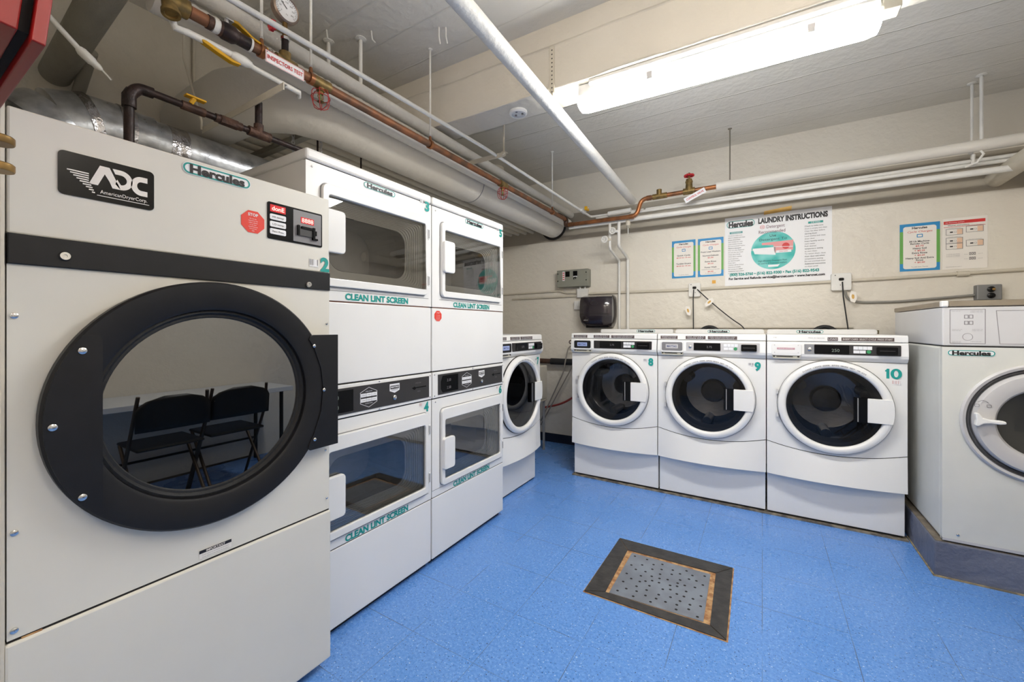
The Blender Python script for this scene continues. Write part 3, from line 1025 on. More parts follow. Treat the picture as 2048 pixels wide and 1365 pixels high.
# ------------------------------------------------------------------ front loading washers
def washer(label, num, loc, rz, style):
    W = .686
    t = thing('front_load_washer', label, 'washer', loc, rz)
    E = ENAMEL
    mb = MB()
    mb.box(.002, W - .002, 0, .60, .022, .282, E)
    ped = mb.build('pedestal', t, bevel=.003)
    mb = MB(); mb.box(.01, W - .01, .012, .58, .009, .022, RUBBER); mb.build('toe_gap', t)
    mb = MB()
    zf = .287
    # hollow body: sides, back, top, bottom
    D = .70
    mb.box(0, .02, -.03, D, zf, 1.19, E); mb.box(W - .02, W, -.03, D, zf, 1.19, E)
    mb.box(.02, W - .02, D - .02, D, zf, 1.19, E); mb.box(.02, W - .02, -.03, D - .02, zf, zf + .02, E)
    mb.box(.02, W - .02, -.03, D - .02, 1.17, 1.19, E)
    mb.build('cabinet', t, bevel=.003)

    def bow(x):
        u = 2 * x / W - 1
        return -.043 - .014 * (1 - u * u)

    def seam(x):
        u = 2 * x / W - 1
        return .503 - .046 * (1 - u * u)
    # upper front as polar mesh with the door hole
    cx, cz, R = .343, .756, .262
    N = 96
    vs_ = []; fs = []
    rings = []
    hole = circ(cx, cz, R, N)
    outer = []
    for k in range(N):
        a = 2 * PI * k / N
        c, s_ = math.cos(a), math.sin(a)
        lo, hi = 0, 2.0
        for _ in range(40):
            m_ = (lo + hi) / 2
            x, z = cx + c * m_, cz + s_ * m_
            if 0 <= x <= W and seam(x) <= z <= 1.035: lo = m_
            else: hi = m_
        outer.append((cx + c * lo, cz + s_ * lo))
    for qx, qz in ((0, seam(0)), (W, seam(W)), (W, 1.035), (0, 1.035)):
        k = min(range(N), key=lambda i: (outer[i][0] - qx) ** 2 + (outer[i][1] - qz) ** 2)
        outer[k] = (qx, qz)
    mb = MB()
    NR = 4
    rings = []
    for j in range(NR + 1):
        u = j / NR
        rings.append([(h[0] + (o_[0] - h[0]) * u, bow(h[0] + (o_[0] - h[0]) * u), h[1] + (o_[1] - h[1]) * u) for h, o_ in zip(hole, outer)])
    rings.append([(x, y + .02, z) for x, y, z in rings[-1]])
    mb.loft(rings[:-1], E, smooth=True)
    mb.loft(rings[-2:], E)
    mb.build('upper_front', t)
    mb = MB()
    nx = 24
    V = []
    for i in range(nx + 1):
        x = W * i / nx
        lip = bow(x) - .006 - .030 * (1 - (2 * x / W - 1) ** 2)
        V += [(x, lip, zf), (x, bow(x), seam(x) - .005), (x, -.02, zf), (x, bow(x) + .02, seam(x) - .005)]
    F = []
    for i in range(nx):
        a = i * 4; b = a + 4
        F += [(a, b, b + 1, a + 1), (a + 2, b + 2, b, a), (a + 1, b + 1, b + 3, a + 3)]
    F += [(0, 1, 3, 2), (nx * 4, nx * 4 + 2, nx * 4 + 3, nx * 4 + 1)]
    mb.add(V, F, E, True)
    mb.build('access_panel', t)
    mb = MB()
    V = []
    for i in range(nx + 1):
        x = W * i / nx
        V += [(x, bow(x) + .006, seam(x) - .008), (x, bow(x) + .006, seam(x) + .004)]
    mb.add(V, [(i * 2, i * 2 + 2, i * 2 + 3, i * 2 + 1) for i in range(nx)], GAP)
    mb.build('seam_strip', t)
    # console: molded profile
    mb = MB()
    P = [(-.040, 1.036), (-.052, 1.040), (-.070, 1.062), (-.074, 1.078), (-.066, 1.148), (-.060, 1.153), (0.0, 1.153), (0.0, 1.036)]
    mb.loft([[(x, y, z) for y, z in P] for x in (0, W)], E, True, True)
    mb.build('console', t, bevel=.003)
    mb = MB()
    P = [(-.058, 1.156), (-.062, 1.159), (-.060, 1.190), (-.050, 1.198), (.68, 1.198), (.68, 1.186), (-.03, 1.156)]
    mb.loft([[(x, y, z) for y, z in P] for x in (0, W)], E, True, True)
    top = mb.build('top', t, bevel=.003)
    # labels printed on the top edge
    mb = MB()
    yl = -.0625
    if style != 'ten':
        for a, b in ((.022, .140), (.195, .325), (.340, .520)):
            mb.box(a, b, yl - .001, yl + .003, 1.1625, 1.1845, mat('label brown', (92, 78, 76), .5, var=.1))
            mb.text({.022: 'ADD BLEACH OR SOFTENER', .195: 'TO START', .340: 'INSERT COINS OR CARD SELECT CYCLE'}[a], (a + b) / 2, 1.1785, .0055, PAPER, yl - .0016, w=(b - a) * .86)
            mb.text({.022: 'DURING FINAL RINSE', .195: 'PRESS KEY', .340: 'HOT WARM COLD DELICATE'}[a], (a + b) / 2, 1.1685, .0055, PAPER, yl - .0016, w=(b - a) * .8)
    else:
        mb.text('How to operate', .262, 1.180, .006, INKG, yl - .001, w=.08)
        mb.box(.318, .368, yl - .001, yl + .003, 1.163, 1.184, mat('label brown', (92, 78, 76), .5))
        mb.text('LOAD', .343, 1.1735, .010, PAPER, yl - .0016, w=.042)
        mb.box(.385, .625, yl - .001, yl + .003, 1.163, 1.184, mat('label brown', (92, 78, 76), .5))
        mb.text('INSERT CARD  SELECT CYCLE  PRESS START', .505, 1.1735, .010, PAPERW, yl - .0016, w=.225)
        mb.text('E 350', .045, 1.180, .005, INKG, yl - .001)
    mb.build('instruction_strip', t)

    # detergent drawer
    y0 = -.082
    fm = {'dark': BLACK, 'grey': GREYPANEL, 'ten': ENAMEL}[style]
    mb = MB()
    mb.prism(rrect(.026, .184, 1.066, 1.146, .012), y0, -.05, E)
    dr = mb.build('detergent_drawer', t, bevel=.002)
    mb = MB(); mb.prism(rrect(.034, .176, 1.078, 1.139, .010), y0 - .0015, y0, fm)
    if style == 'ten':
        for x, z in ((.042, 1.085), (.168, 1.085), (.042, 1.132), (.168, 1.132)):
            screw(mb, x, z, y0 - .0015, .003, SILVER, .002)
    mb.build('drawer_face', dr)
    mb = MB()
    if style == 'ten':
        mb.box(.055, .150, y0 - .003, y0 - .0015, 1.104, 1.116, mat('faded pink', (196, 150, 160), .5, var=.1))
        mb.text('MILNOR LAUNDRY', .102, 1.110, .006, PAPER, y0 - .0036, w=.08)
    else:
        mb.box(.062, .146, y0 - .003, y0 - .0015, 1.094, 1.124, LCD if style == 'dark' else SILVER)
        mb.text('MAYTAG', .104, 1.109, .014, LCDB, y0 - .0036, w=.066, bold=.02)
    mb.build('drawer_badge', dr)
    mb = MB()
    mb.prism(rrect(.030, .180, 1.046, 1.070, .010), -.076, -.05, mat('beige tray', (186, 182, 166), .45, var=.05))
    mb.box(.052, .140, -.0775, -.075, 1.056, 1.061, GAP)
    mb.box(.034, .044, -.0775, -.075, 1.055, 1.063, GAP); mb.box(.164, .174, -.0775, -.075, 1.055, 1.063, GAP)
    mb.build('drawer_tray', dr)
    # control panel on the right
    pm = {'dark': mat('brown black panel', (40, 37, 37), .3, var=.1), 'grey': SILVER, 'ten': DARKG}[style]
    yp = -.0745
    x0, x1, z0, z1 = .200, .652, 1.078, 1.140
    mb = MB(); mb.prism(rrect(x0, x1, z0, z1, .004), yp, -.05, pm)
    if style == 'ten':
        mb.box(x0, x0 + .052, yp - .001, yp, z0, z1, GREYP)
        mb.box(x0 + .022, x0 + .034, yp - .002, yp, z0 + .028, z0 + .044, SILVER)
    cp = mb.build('control_panel', t)
    dx0, dx1 = (x0 + .05, x0 + .22)
    mb = MB(); mb.prism(rrect(dx0, dx1, z0 + .006, z1 - .004, .003), yp - .003, yp, BLACKG)
    if style == 'ten':
        mb.text('250', x0 + .155, (z0 + z1) / 2 - .004, .018, LEDG, yp - .0036)
    else:
        mb.text('2.75', x0 + .15, (z0 + z1) / 2, .014, INKG, yp - .0036)
    mb.build('display', cp)
    mb = MB()
    mb.box(x0 + .240, x0 + .325, yp - .002, yp, z0 + .034, z0 + .054, PAPER)
    mb.box(x0 + .240, x0 + .296, yp - .002, yp, z0 + .012, z0 + .030, PAPER)
    for k in range(1, 4):
        mb.box(x0 + .240 + k * .021, x0 + .241 + k * .021, yp - .0026, yp - .002, z0 + .034, z0 + .054, INKG)
    mb.box(x0 + .240 + .028, x0 + .269, yp - .0026, yp - .002, z0 + .012, z0 + .030, INKG)
    mb.lathe([(.011, 0), (.009, .003), (.0005, .003)], (x0 + .311, yp, z0 + .021), (0, -1, 0), mat('green key', (60, 150, 96), .4), 18)
    mb.build('cycle_keys', cp)
    mb = MB()
    mb.prism(rrect(x0 + .345, x0 + .435, z0 + .008, z0 + .052, .005), yp - .018, yp, BLACKG)
    mb.box(x0 + .356, x0 + .424, yp - .0185, yp - .018, z0 + .028, z0 + .032, DARKG)
    mb.build('card_reader', cp, bevel=.001)
    if style != 'dark':
        mb = MB(); mb.lathe([(.010, 0), (.010, .004), (.004, .006), (.0005, .006)], (x0 + .026, yp, z0 + .030), (0, -1, 0), CHROME, 18); mb.build('key_lock', cp)

    # door: white ring, glass bowl, handle
    mb = MB()
    mb.lathe([(.286, .054), (.288, .060), (.287, .066)], (cx, 0, cz), (0, -1, 0), GAP, 80)
    mb.lathe([(.284, .050), (.285, .070), (.280, .088), (.268, .096), (.252, .096), (.244, .092), (.240, .084), (.238, .072)], (cx, 0, cz), (0, -1, 0), ENAMEL, 80)
    door = mb.build('door', t)
    mb = MB()
    mb.lathe([(.240, .076), (.20, .0785), (.13, .081), (.06, .082), (.0005, .0822)], (cx, 0, cz), (0, -1, 0), GLASSD, 72)
    mb.build('window_glass', door)
    mb = MB()
    mb.lathe([(.262, .040), (.250, .034), (.225, .03), (.215, .0), (.205, -.01)], (cx, 0, cz), (0, -1, 0), GREYP, 64)
    mb.build('rubber_gasket', t)
    mb = MB()
    mb.lathe([(.205, -.01), (.225, -.03), (.225, -.20), (.19, -.26), (.10, -.28), (.001, -.285)], (cx, 0, cz), (0, -1, 0), CHROME, 48)
    mb.lathe([(.085, -.262), (.075, -.245), (.001, -.24)], (cx, 0, cz), (0, -1, 0), DRUM, 32)
    for a in (.4, 2.5, 4.6):
        p = []
        for dy in (.04, .24):
            p.append((cx + .19 * math.cos(a), dy, cz + .19 * math.sin(a)))
        mb.tube(p, .03, DRUM, 10)
    mb.build('drum', t)
    mb = MB()
    n = 10
    arc = [(cx + .279 * math.cos(a), cz + .279 * math.sin(a)) for a in [(-.255 + .51 * k / n) for k in range(n + 1)]]
    poly = [(cx + .158, cz - .070)] + arc + [(cx + .158, cz + .070)]
    mb.prism(poly, -.101, -.080, ENAMEL)
    mb.build('handle', door, bevel=.002)
    mb = MB()
    mb.box(cx + .098, cx + .160, -.097, -.068, cz - .074, cz + .072, BLACKG)
    mb.box(cx + .112, cx + .117, -.099, -.097, cz - .070, cz + .070, GREYP)
    mb.build('handle_recess', door)
    # lettering round the top of the ring
    mb = MB()
    s_ = 'PLEASE LEAVE DOOR OPEN WHEN NOT IN USE'
    n = len(s_)
    for k, ch in enumerate(s_):
        if ch == ' ':
            continue
        a = PI / 2 + .62 - 1.24 * k / (n - 1)
        ct, st = math.cos(a - PI / 2), math.sin(a - PI / 2)

        def fn(X, Z, ct=ct, st=st, a=a):
            return (cx + .258 * math.cos(a) + X * ct - Z * st, -.0975, cz + .258 * math.sin(a) + X * st + Z * ct)
        mb.text(ch, 0, 0, .0075, INKG, bold=.02, fn=fn)
    mb.build('ring_lettering', door)
    mb = MB()
    for dz in (-.09, .06):
        mb.box(cx - .292, cx - .280, -.074, -.055, cz + dz, cz + dz + .03, SILVER)
    mb.build('hinge', door)
    # back guard with sticker
    mb = MB()
    mb.prism(rrect(.006, W - .006, 1.19, 1.231, .018, 5), D - .06, D - .01, E)
    bg = mb.build('back_guard', t, bevel=.003)
    sticker(bg, {'7': .34, '8': .440, '9': .350, '10': .285}[num], 1.213, .17, .026, D - .0612)
    # number and barcode
    if num == '10':
        number(t, '10', .622, .975, .058, bow(.62) - .002, w=.078)
        barcode(t, .618, .655, .912, .936, bow(.63) - .0015, seed=10, m=mat('faded ink', (200, 150, 140), .5))
    else:
        number(t, num, .640, .985, .052, bow(.64) - .003, w=.034)
        barcode(t, .585, .615, .988, 1.006, bow(.60) - .0025, seed=int(num))
    return t


washer('white front loader number 7 on a pedestal, standing beside the stacked dryers', '7', (-1.600, 2.300, -.008), PI / 2, 'dark')
washer('white front loading washer number 8 with black controls, below the towel dispenser', '8', (-1.358, 3.234, 0), 0, 'dark')
washer('white front loading washer number 9 with silver controls, between washers 8 and 10', '9', (-.666, 3.234, 0), 0, 'grey')
washer('white front loading washer number 10 with white detergent drawer, beside the plinth', '10', (.026, 3.234, 0), 0, 'ten')
mb = MB()
mb.box(-1.372, .724, 3.218, 3.90, 0, .009, mat('washer pad', (150, 140, 122), .7, scale=20, rgb2=(90, 84, 78), bump=.4))
tag(mb.build('washer_pad'), 'low grey pad under washers 8, 9 and 10', 'pad')


# ------------------------------------------------------------------ big washer on the plinth
def big_washer():
    W = .672
    t = thing('industrial_washer', 'large grey and white washer with round porthole, standing on the concrete plinth', 'washer', (.765, 2.86, .179))
    z = -.179
    BODY = mat('pale grey enamel', (214, 214, 208), .38, var=.03)
    mb = MB()
    cx, cz = .336, .800 + z
    mb.box(.0, W, .03, .86, .008, 1.15 + z, BODY)
    mb.build('cabinet', t, bevel=.012, seg=3)
    mb = MB()
    N = 72
    x0, x1, z0, z1 = 0, W, .008, 1.148 + z
    inner = circ(cx, cz, .262, N); outer = []
    for k in range(N):
        a = 2 * PI * k / N
        c, s_ = math.cos(a), math.sin(a)
        tt = 1e9
        if c > 1e-9: tt = min(tt, (x1 - cx) / c)
        if c < -1e-9: tt = min(tt, (x0 - cx) / c)
        if s_ > 1e-9: tt = min(tt, (z1 - cz) / s_)
        if s_ < -1e-9: tt = min(tt, (z0 - cz) / s_)
        outer.append((cx + c * tt, cz + s_ * tt))
    for qx, qz in ((x0, z0), (x1, z0), (x1, z1), (x0, z1)):
        k = min(range(N), key=lambda i: (outer[i][0] - qx) ** 2 + (outer[i][1] - qz) ** 2)
        outer[k] = (qx, qz)
    mb.frame(outer, inner, 0, .03, BODY)
    screw(mb, .055, .045, 0, .006, CHROME, .004)
    mb.build('front_panel', t)
    mb = MB(); mb.box(.01, W - .01, .012, .84, 0, .012, BLACK); mb.box(.0, W, -.002, .01, .008, .022, SILVER); mb.build('base_rail', t)
    # console
    mb = MB(); mb.box(.002, W - .002, .004, .86, 1.154 + z, 1.345 + z, mat('console grey', (206, 205, 206), .4, var=.02)); con = mb.build('console', t, bevel=.006)
    mb = MB(); mb.box(.006, W - .006, .008, .80, 1.148 + z, 1.156 + z, GAP); mb.build('console_gap', t)
    mb = MB(); mb.box(.024, W, .0, .866, 1.347 + z, 1.376 + z, STEEL); mb.build('steel_lid', t, bevel=.003)
    mb = MB(); mb.box(-.003, .024, -.003, .03, 1.346 + z, 1.377 + z, ENAMEL); mb.box(-.001, .024, .03, .866, 1.347 + z, 1.375 + z, STEEL); mb.build('lid_corner', t, bevel=.006)
    # instruction plate
    mb = MB()
    y = .0035
    mb.frame([(.028, 1.165 + z), (.150, 1.165 + z), (.150, 1.333 + z), (.028, 1.333 + z)], [(.030, 1.167 + z), (.148, 1.167 + z), (.148, 1.331 + z), (.030, 1.331 + z)], y, y + .0005, INKG)
    for zz in (1.288, 1.258):
        for xx in (.078, .094):
            mb.frame([(xx, zz + z), (xx + .015, zz + z), (xx + .015, zz + .018 + z), (xx, zz + .018 + z)], [(xx + .0025, zz + .0025 + z), (xx + .0125, zz + .0025 + z), (xx + .0125, zz + .0155 + z), (xx + .0025, zz + .0155 + z)], y, y + .0005, INKG)
    for k, (xx, zz, w) in enumerate(((.035, 1.325, .03), (.100, 1.325, .04), (.100, 1.319, .04), (.036, 1.235, .035), (.036, 1.229, .03), (.105, 1.235, .036), (.105, 1.229, .034), (.036, 1.176, .03), (.100, 1.176, .036), (.036, 1.170, .03))):
        mb.text('program wash code', xx, zz + z, .003, INKG, y, w=w, al='l')
    mb.frame(circ(.090, 1.198 + z, .018, 20), circ(.090, 1.198 + z, .0165, 20), y, y + .0005, INKG)
    mb.build('instruction_plate', con)
    mb = MB()
    mb.frame([(.196, 1.165 + z), (W - .05, 1.165 + z), (W - .05, 1.325 + z), (.184, 1.325 + z)], [(.1975, 1.167 + z), (W - .052, 1.167 + z), (W - .052, 1.323 + z), (.186, 1.323 + z)], y, y + .0005, INKG)
    mb.build('drawer_outline', con)
    sticker(t, .100, 1.1195 + z, .164, .030)
    # door
    mb = MB()
    mb.lathe([(.276, 0), (.278, .010), (.270, .018), (.258, .014)], (cx, 0, cz), (0, -1, 0), SILVER, 80)
    mb.lathe([(.258, .014), (.252, -.004), (.246, .006), (.240, -.004), (.236, .012)], (cx, 0, cz), (0, -1, 0), mat('gasket grey', (112, 112, 114), .5, var=.05), 80)
    mb.build('porthole_ring', t)
    mb = MB()
    mb.lathe([(.238, .0), (.236, .022), (.228, .034), (.19, .038), (.168, .032), (.158, .018), (.155, -.01)], (cx, 0, cz), (0, -1, 0), SILVER, 80)
    door = mb.build('door', t)
    mb = MB(); mb.lathe([(.157, .010), (.12, .002), (.06, -.006), (.0005, -.008)], (cx, 0, cz), (0, -1, 0), GLASSD, 64); mb.build('window_glass', door)
    mb = MB(); mb.lathe([(.170, -.02), (.22, -.06), (.22, -.5), (.001, -.5)], (cx, 0, cz), (0, -1, 0), DRUM, 48); mb.build('drum', t)
    # wing handle
    hx, hz = .148, .806 + z
    mb = MB()
    P = [(-.052, .032), (-.040, .034), (-.026, .012), (.0, .004), (.030, .004), (.048, .002), (.050, -.010), (.030, -.014), (.0, -.012), (-.024, -.016), (-.040, -.030), (-.052, -.028), (-.048, .0)]
    mb.prism([(hx + a, hz + b) for a, b in P][::-1], -.062, -.036, ENAMEL)
    mb.build('door_handle', door, bevel=.005, seg=3)
    mb = MB()
    for sx in (-.040, .0):
        mb.frame(rrect(hx + sx - .008, hx + sx + .008, hz + .060, hz + .074, .004), rrect(hx + sx - .0065, hx + sx + .0065, hz + .0615, hz + .0725, .003), -.0395, -.0385, INKG)
    pts = [(hx - .038 + .036 * k / 8, -.039, hz + .082 + .010 * math.sin(PI * k / 8)) for k in range(9)]
    mb.tube(pts, .0009, INKG, 6)
    mb.build('lock_symbol', door)
    return t


big_washer()


# ------------------------------------------------------------------ floor drain cover
def drain():
    t = thing('floor_drain_cover', 'perforated metal drain cover framed by dark border strips in the blue floor', 'drain cover', (-.42, 2.1, 0))
    ox, oy = -.42, 2.1
    O = [(-.716, 1.822), (-.121, 1.826), (-.129, 2.396), (-.716, 2.390)]
    I = [(-.628, 1.866), (-.186, 1.884), (-.200, 2.300), (-.640, 2.284)]
    names = ['near', 'right', 'far', 'left']
    for k in range(4):
        a, b = O[k], O[(k + 1) % 4]; c, d = I[(k + 1) % 4], I[k]
        e = .002
        P = [a, b, c, d]
        cxm = sum(p[0] for p in P) / 4; cym = sum(p[1] for p in P) / 4
        P = [(cxm + (p[0] - cxm) * .994 - ox, cym + (p[1] - cym) * .985 - oy) for p in P]
        mb = MB()
        vs_ = [(x, y, .001) for x, y in P] + [(x, y, .005) for x, y in P]
        mb.add(vs_, [(4, 5, 6, 7), (0, 1, 5, 4), (1, 2, 6, 5), (2, 3, 7, 6), (3, 0, 4, 7)], DRAINB)
        mb.build('border_strip', t)
    mb = MB()
    G = [(p[0] - ox + dx, p[1] - oy + dy) for p, (dx, dy) in zip(O, ((-.004, -.006), (.006, -.006), (.005, .003), (-.002, .003)))]
    mb.add([(x, y, .0012) for x, y in G], [(0, 1, 2, 3)], RUST)
    mb.build('rusty_bed', t, label='rust and old adhesive around the plate')
    J = [(-.612, 1.872), (-.212, 1.893), (-.222, 2.276), (-.612, 2.268)]
    mb = MB()
    P = [(x - ox, y - oy) for x, y in J]
    vs_ = [(x, y, .001) for x, y in P] + [(x, y, .0035) for x, y in P]
    mb.add(vs_, [(4, 5, 6, 7), (0, 1, 5, 4), (1, 2, 6, 5), (2, 3, 7, 6), (3, 0, 4, 7)], PLATE)
    H = [(-0.589, 2.242), (-0.525, 2.243), (-0.583, 2.149), (-0.535, 2.179), (-0.485, 2.213), (-0.446, 2.239), (-0.553, 2.122), (-0.506, 2.128), (-0.481, 2.167), (-0.44, 2.19), (-0.39, 2.214), (-0.329, 2.243), (-0.583, 2.063), (-0.517, 2.08), (-0.47, 2.104), (-0.438, 2.144), (-0.388, 2.173), (-0.353, 2.199), (-0.298, 2.217), (-0.245, 2.243), (-0.552, 2.032), (-0.51, 2.03), (-0.487, 2.048), (-0.46, 2.069), (-0.433, 2.106), (-0.428, 2.07), (-0.397, 2.117), (-0.344, 2.146), (-0.35, 2.113), (-0.308, 2.176), (-0.275, 2.18), (-0.579, 1.988), (-0.514, 1.985), (-0.462, 2.021), (-0.378, 2.076), (-0.348, 2.086), (-0.318, 2.112), (-0.274, 2.121), (-0.244, 2.161), (-0.582, 1.906), (-0.551, 1.942), (-0.504, 1.948), (-0.466, 1.981), (-0.402, 2.027), (-0.371, 2.043), (-0.339, 2.025), (-0.305, 2.067), (-0.508, 1.903), (-0.461, 1.938), (-0.41, 1.976), (-0.36, 1.986), (-0.308, 2.023), (-0.241, 2.068), (-0.431, 1.905), (-0.414, 1.941), (-0.373, 1.94), (-0.318, 1.98), (-0.27, 2.027), (-0.326, 1.946), (-0.276, 1.977), (-0.234, 1.991), (-0.323, 1.912), (-0.276, 1.942), (-0.237, 1.911)]
    for x, y in H:
        mb.lathe([(.0062, 0), (.0005, 0)], (x - ox, y - oy, .0037), (0, 0, 1), GAP, 12)
    mb.build('perforated_plate', t)


drain()


# ------------------------------------------------------------------ pipes and ducts
def pipe(name, label, pts, r, m, cat='pipe', bend=0.0, seg=14, group=None):
    mb = MB()
    mb.tube(pts, r, m, seg, True, bend)
    return tag(mb.build(name), label, cat, group)


def hanger_rod(x, y, z, r, m, label, z1=CEIL, flange=True):
    mb = MB()
    mb.tube([(x, y, z), (x, y, z1)], r, m, 8)
    if flange:
        mb.lathe([(r * 3, 0), (r * 3, -.004), (r * 1.2, -.010)], (x, y, z1), (0, 0, 1), m, 14)
    return tag(mb.build('hanger_rod'), label, 'rod')


# sprinkler line: copper pipe with fittings, clamps, gauge, sprinkler heads
XS, ZS = -1.63, 2.298
sp = thing('sprinkler_pipe', 'tarnished copper sprinkler pipe above the dryers, turning along the back wall to a red valve', 'pipe', (XS, .9, ZS))
def S(p): return (p[0] - XS, p[1] - .9, p[2] - ZS)
mb = MB()
mb.tube([S((XS, .56, ZS)), S((XS - .006, 3.66, ZS + .003))], .0185, COPPER, 16)
mb.build('copper_pipe', sp)
mb = MB()
zl = 2.246
mb.tube([S((XS - .006, 3.66, ZS + .003)), S((XS - .006, 3.69, ZS)), S((XS - .006, 3.69, zl)), S((XS + .02, 3.69, zl))], .024, mat('dark fitting', (84, 60, 48), .5, .4, rgb2=(56, 44, 38)), 14, bend=.03)
mb.build('corner_elbow', sp)
mb = MB()
mb.tube([S(p) for p in ((XS + .01, 3.69, zl), (-.955, 3.69, zl - .004), (-.915, 3.70, 2.385), (-.31, 3.72, 2.395))], .0185, COPPERB, 16, bend=.05)
mb.build('wall_run', sp)
for p, q in (((-1.56, 3.69, zl), (-1.60, 3.69, zl)), ((-.98, 3.69, zl - .004), (-1.02, 3.69, zl - .004)), ((-.83, 3.704, 2.387), (-.87, 3.703, 2.386))):
    mb = MB(); mb.tube([S(p), S(q)], .0225, COPPERB, 14); mb.build('coupling', sp)
mb = MB()   # tee with cap
mb.tube([S((-.82, 3.704, 2.387)), S((-.70, 3.708, 2.389))], .024, BRASS, 14)
mb.tube([S((-.765, 3.705, 2.388)), S((-.765, 3.705, 2.445))], .022, BRASS, 14)
mb.build('capped_tee', sp)
# brass angle fitting at the near end
mb = MB()
mb.tube([S((XS, .60, ZS)), S((XS, .545, ZS))], .030, BRASS, 14)
mb.tube([S((XS, .55, ZS)), S((XS + .012, .55, ZS - .045))], .022, BRASS, 14)
mb.lathe([(.026, 0), (.026, -.012), (.018, -.012), (.016, -.006), (.001, -.006)], S((XS + .012, .55, ZS - .040)), (-.2, 0, 1), BRASS, 20)
mb.tube([S((XS, .56, ZS + .01)), S((XS - .03, .53, 2.60))], .014, IRON, 10)
mb.build('drain_fitting', sp)
for y0, y1, r, m in ((.605, .655, .0205, COPPER), (.655, .668, .0235, RUSTI), (.672, .690, .024, WHITEP), (.69, .735, .026, RUSTI), (.735, .79, .023, IRON), (.79, .797, .0245, WHITEP)):
    mb = MB(); mb.tube([S((XS, y0, ZS)), S((XS, y1, ZS))], r, m, 16); mb.build('pipe_sleeve', sp)
# ball valve with yellow lever
mb = MB(); mb.tube([S((XS, .690, ZS)), S((XS, .705, ZS)), S((XS, .735, ZS)), S((XS, .75, ZS))], [.022, .030, .030, .022], IRON, 16)
bv = mb.build('ball_valve', sp)
mb = MB()
mb.tube([S((XS, .715, ZS + .02)), S((XS, .715, ZS + .045))], .007, SILVER, 10)
mb.box(*[v for v in (-.010, .010, -.190, -.150, .043, .047)], CHROME)
mb.build('valve_stem', bv)
mb = MB()
P = [(.735 - .9, .052), (.75 - .9, .054), (.80 - .9, .030), (.855 - .9, .020), (.858 - .9, .012), (.80 - .9, .022), (.75 - .9, .042), (.735 - .9, .042)]
mb.loft([[(x, y, z) for y, z in P] for x in (-.011, .011)], YELLOW, True, True)
mb.build('yellow_lever', bv, bevel=.002)
# pipe clamps on rods
def clamp(y, x=XS, z=ZS, r=.0185, m=COPPERB):
    t = thing('pipe_clamp', CL.pop(0), 'clamp', (x, y, z))
    mb = MB()
    mb.lathe([(r + .001, -.009), (r + .006, -.009), (r + .006, .009), (r + .001, .009)], (0, 0, 0), (0, 1, 0), m, 24)
    mb.build('clamp_ring', t)
    mb = MB()
    mb.tube([(0, 0, r + .003), (0, 0, r + .03)], [.010, .006], m, 10)
    mb.lathe([(.007, 0), (.007, .008)], (0, 0, r + .028), (0, 0, 1), SILVER, 6, True, True)
    mb.build('swivel_nut', t)
    mb = MB(); mb.tube([(0, 0, r + .03), (0, 0, CEIL - z)], .0055, WHITEP, 8)
    mb.lathe([(.014, 0), (.014, -.004), (.007, -.008)], (0, 0, CEIL - z), (0, 0, 1), WHITEP, 14)
    mb.build('rod', t)
CL = ['copper pipe clamp and white rod between the gauge and the yellow lever',
      'copper pipe clamp and white rod beside the first caged sprinkler head',
      'copper pipe clamp and white rod in front of the ceiling beam',
      'small copper pipe clamp and rod nearest the back wall']
clamp(.835); clamp(1.035); clamp(1.765); clamp(3.37)
# gauge tee
mb = MB()
mb.tube([S((XS, .885, ZS)), S((XS, .965, ZS))], .026, BRASS, 16)
mb.tube([S((XS, .925, ZS)), S((XS, .925, ZS + .045))], .022, BRASS, 14)
mb.tube([S((XS, .925, ZS + .045)), S((XS, .925, ZS + .095))], .013, IRON, 12)
mb.lathe([(.017, 0), (.017, .012)], S((XS, .925, ZS + .094)), (0, 0, 1), CHROME, 8, True, True)
mb.tube([S((XS, .925, ZS + .10)), S((XS, .925, ZS + .165))], .010, BRASSB, 12)
mb.build('gauge_tee', sp)
g = thing('pressure_gauge', 'round white dial pressure gauge standing on the sprinkler pipe', 'gauge', (XS, .925, ZS + .215))
mb = MB(); mb.lathe([(.050, -.014), (.052, -.006), (.052, .012), (.047, .018), (.044, .014)], (0, 0, 0), (1, 0, 0), mat('gauge bezel', (150, 132, 118), .4, .5, var=.1), 40, True); mb.build('bezel', g)
mb = MB()
def gfn(X, Z): return (.0135, X, Z)
mb.lathe([(.0455, 0), (.0005, 0)], (.013, 0, 0), (1, 0, 0), PAPER, 36)
for k in range(28):
    a = -.7 + (PI + 1.4) * k / 27
    r0, r1 = (.036, .042) if k % 3 else (.033, .042)
    mb.tube([(.0137, r0 * math.cos(a), r0 * math.sin(a)), (.0137, r1 * math.cos(a), r1 * math.sin(a))], .0006, INK, 4)
for k, s_ in enumerate(('300', '250', '200', '150', '100', '50', '0')):
    a = -.6 + (PI + 1.2) * k / 6
    mb.text(s_, .026 * math.cos(a), .026 * math.sin(a), .006, INK, fn=gfn)
mb.text('PSI', 0, -.022, .005, INKG, fn=gfn)
mb.build('dial', g)
mb = MB(); mb.tube([(.0155, 0, 0), (.0155, -.022, .018)], .0012, INK, 6); mb.build('needle', g)
mb = MB(); mb.tube([(0, 0, -.052), (0, 0, -.062)], .009, BRASSB, 10); mb.build('stem', g)
v = thing('gauge_cock', 'small red wheel cock under the pressure gauge', 'valve', (XS, .905, ZS + .125))
mb = MB(); mb.tube([(0, .015, 0), (.0, -.02, -.004)], .006, BRASSB, 10); mb.build('stem', v)
mb = MB()
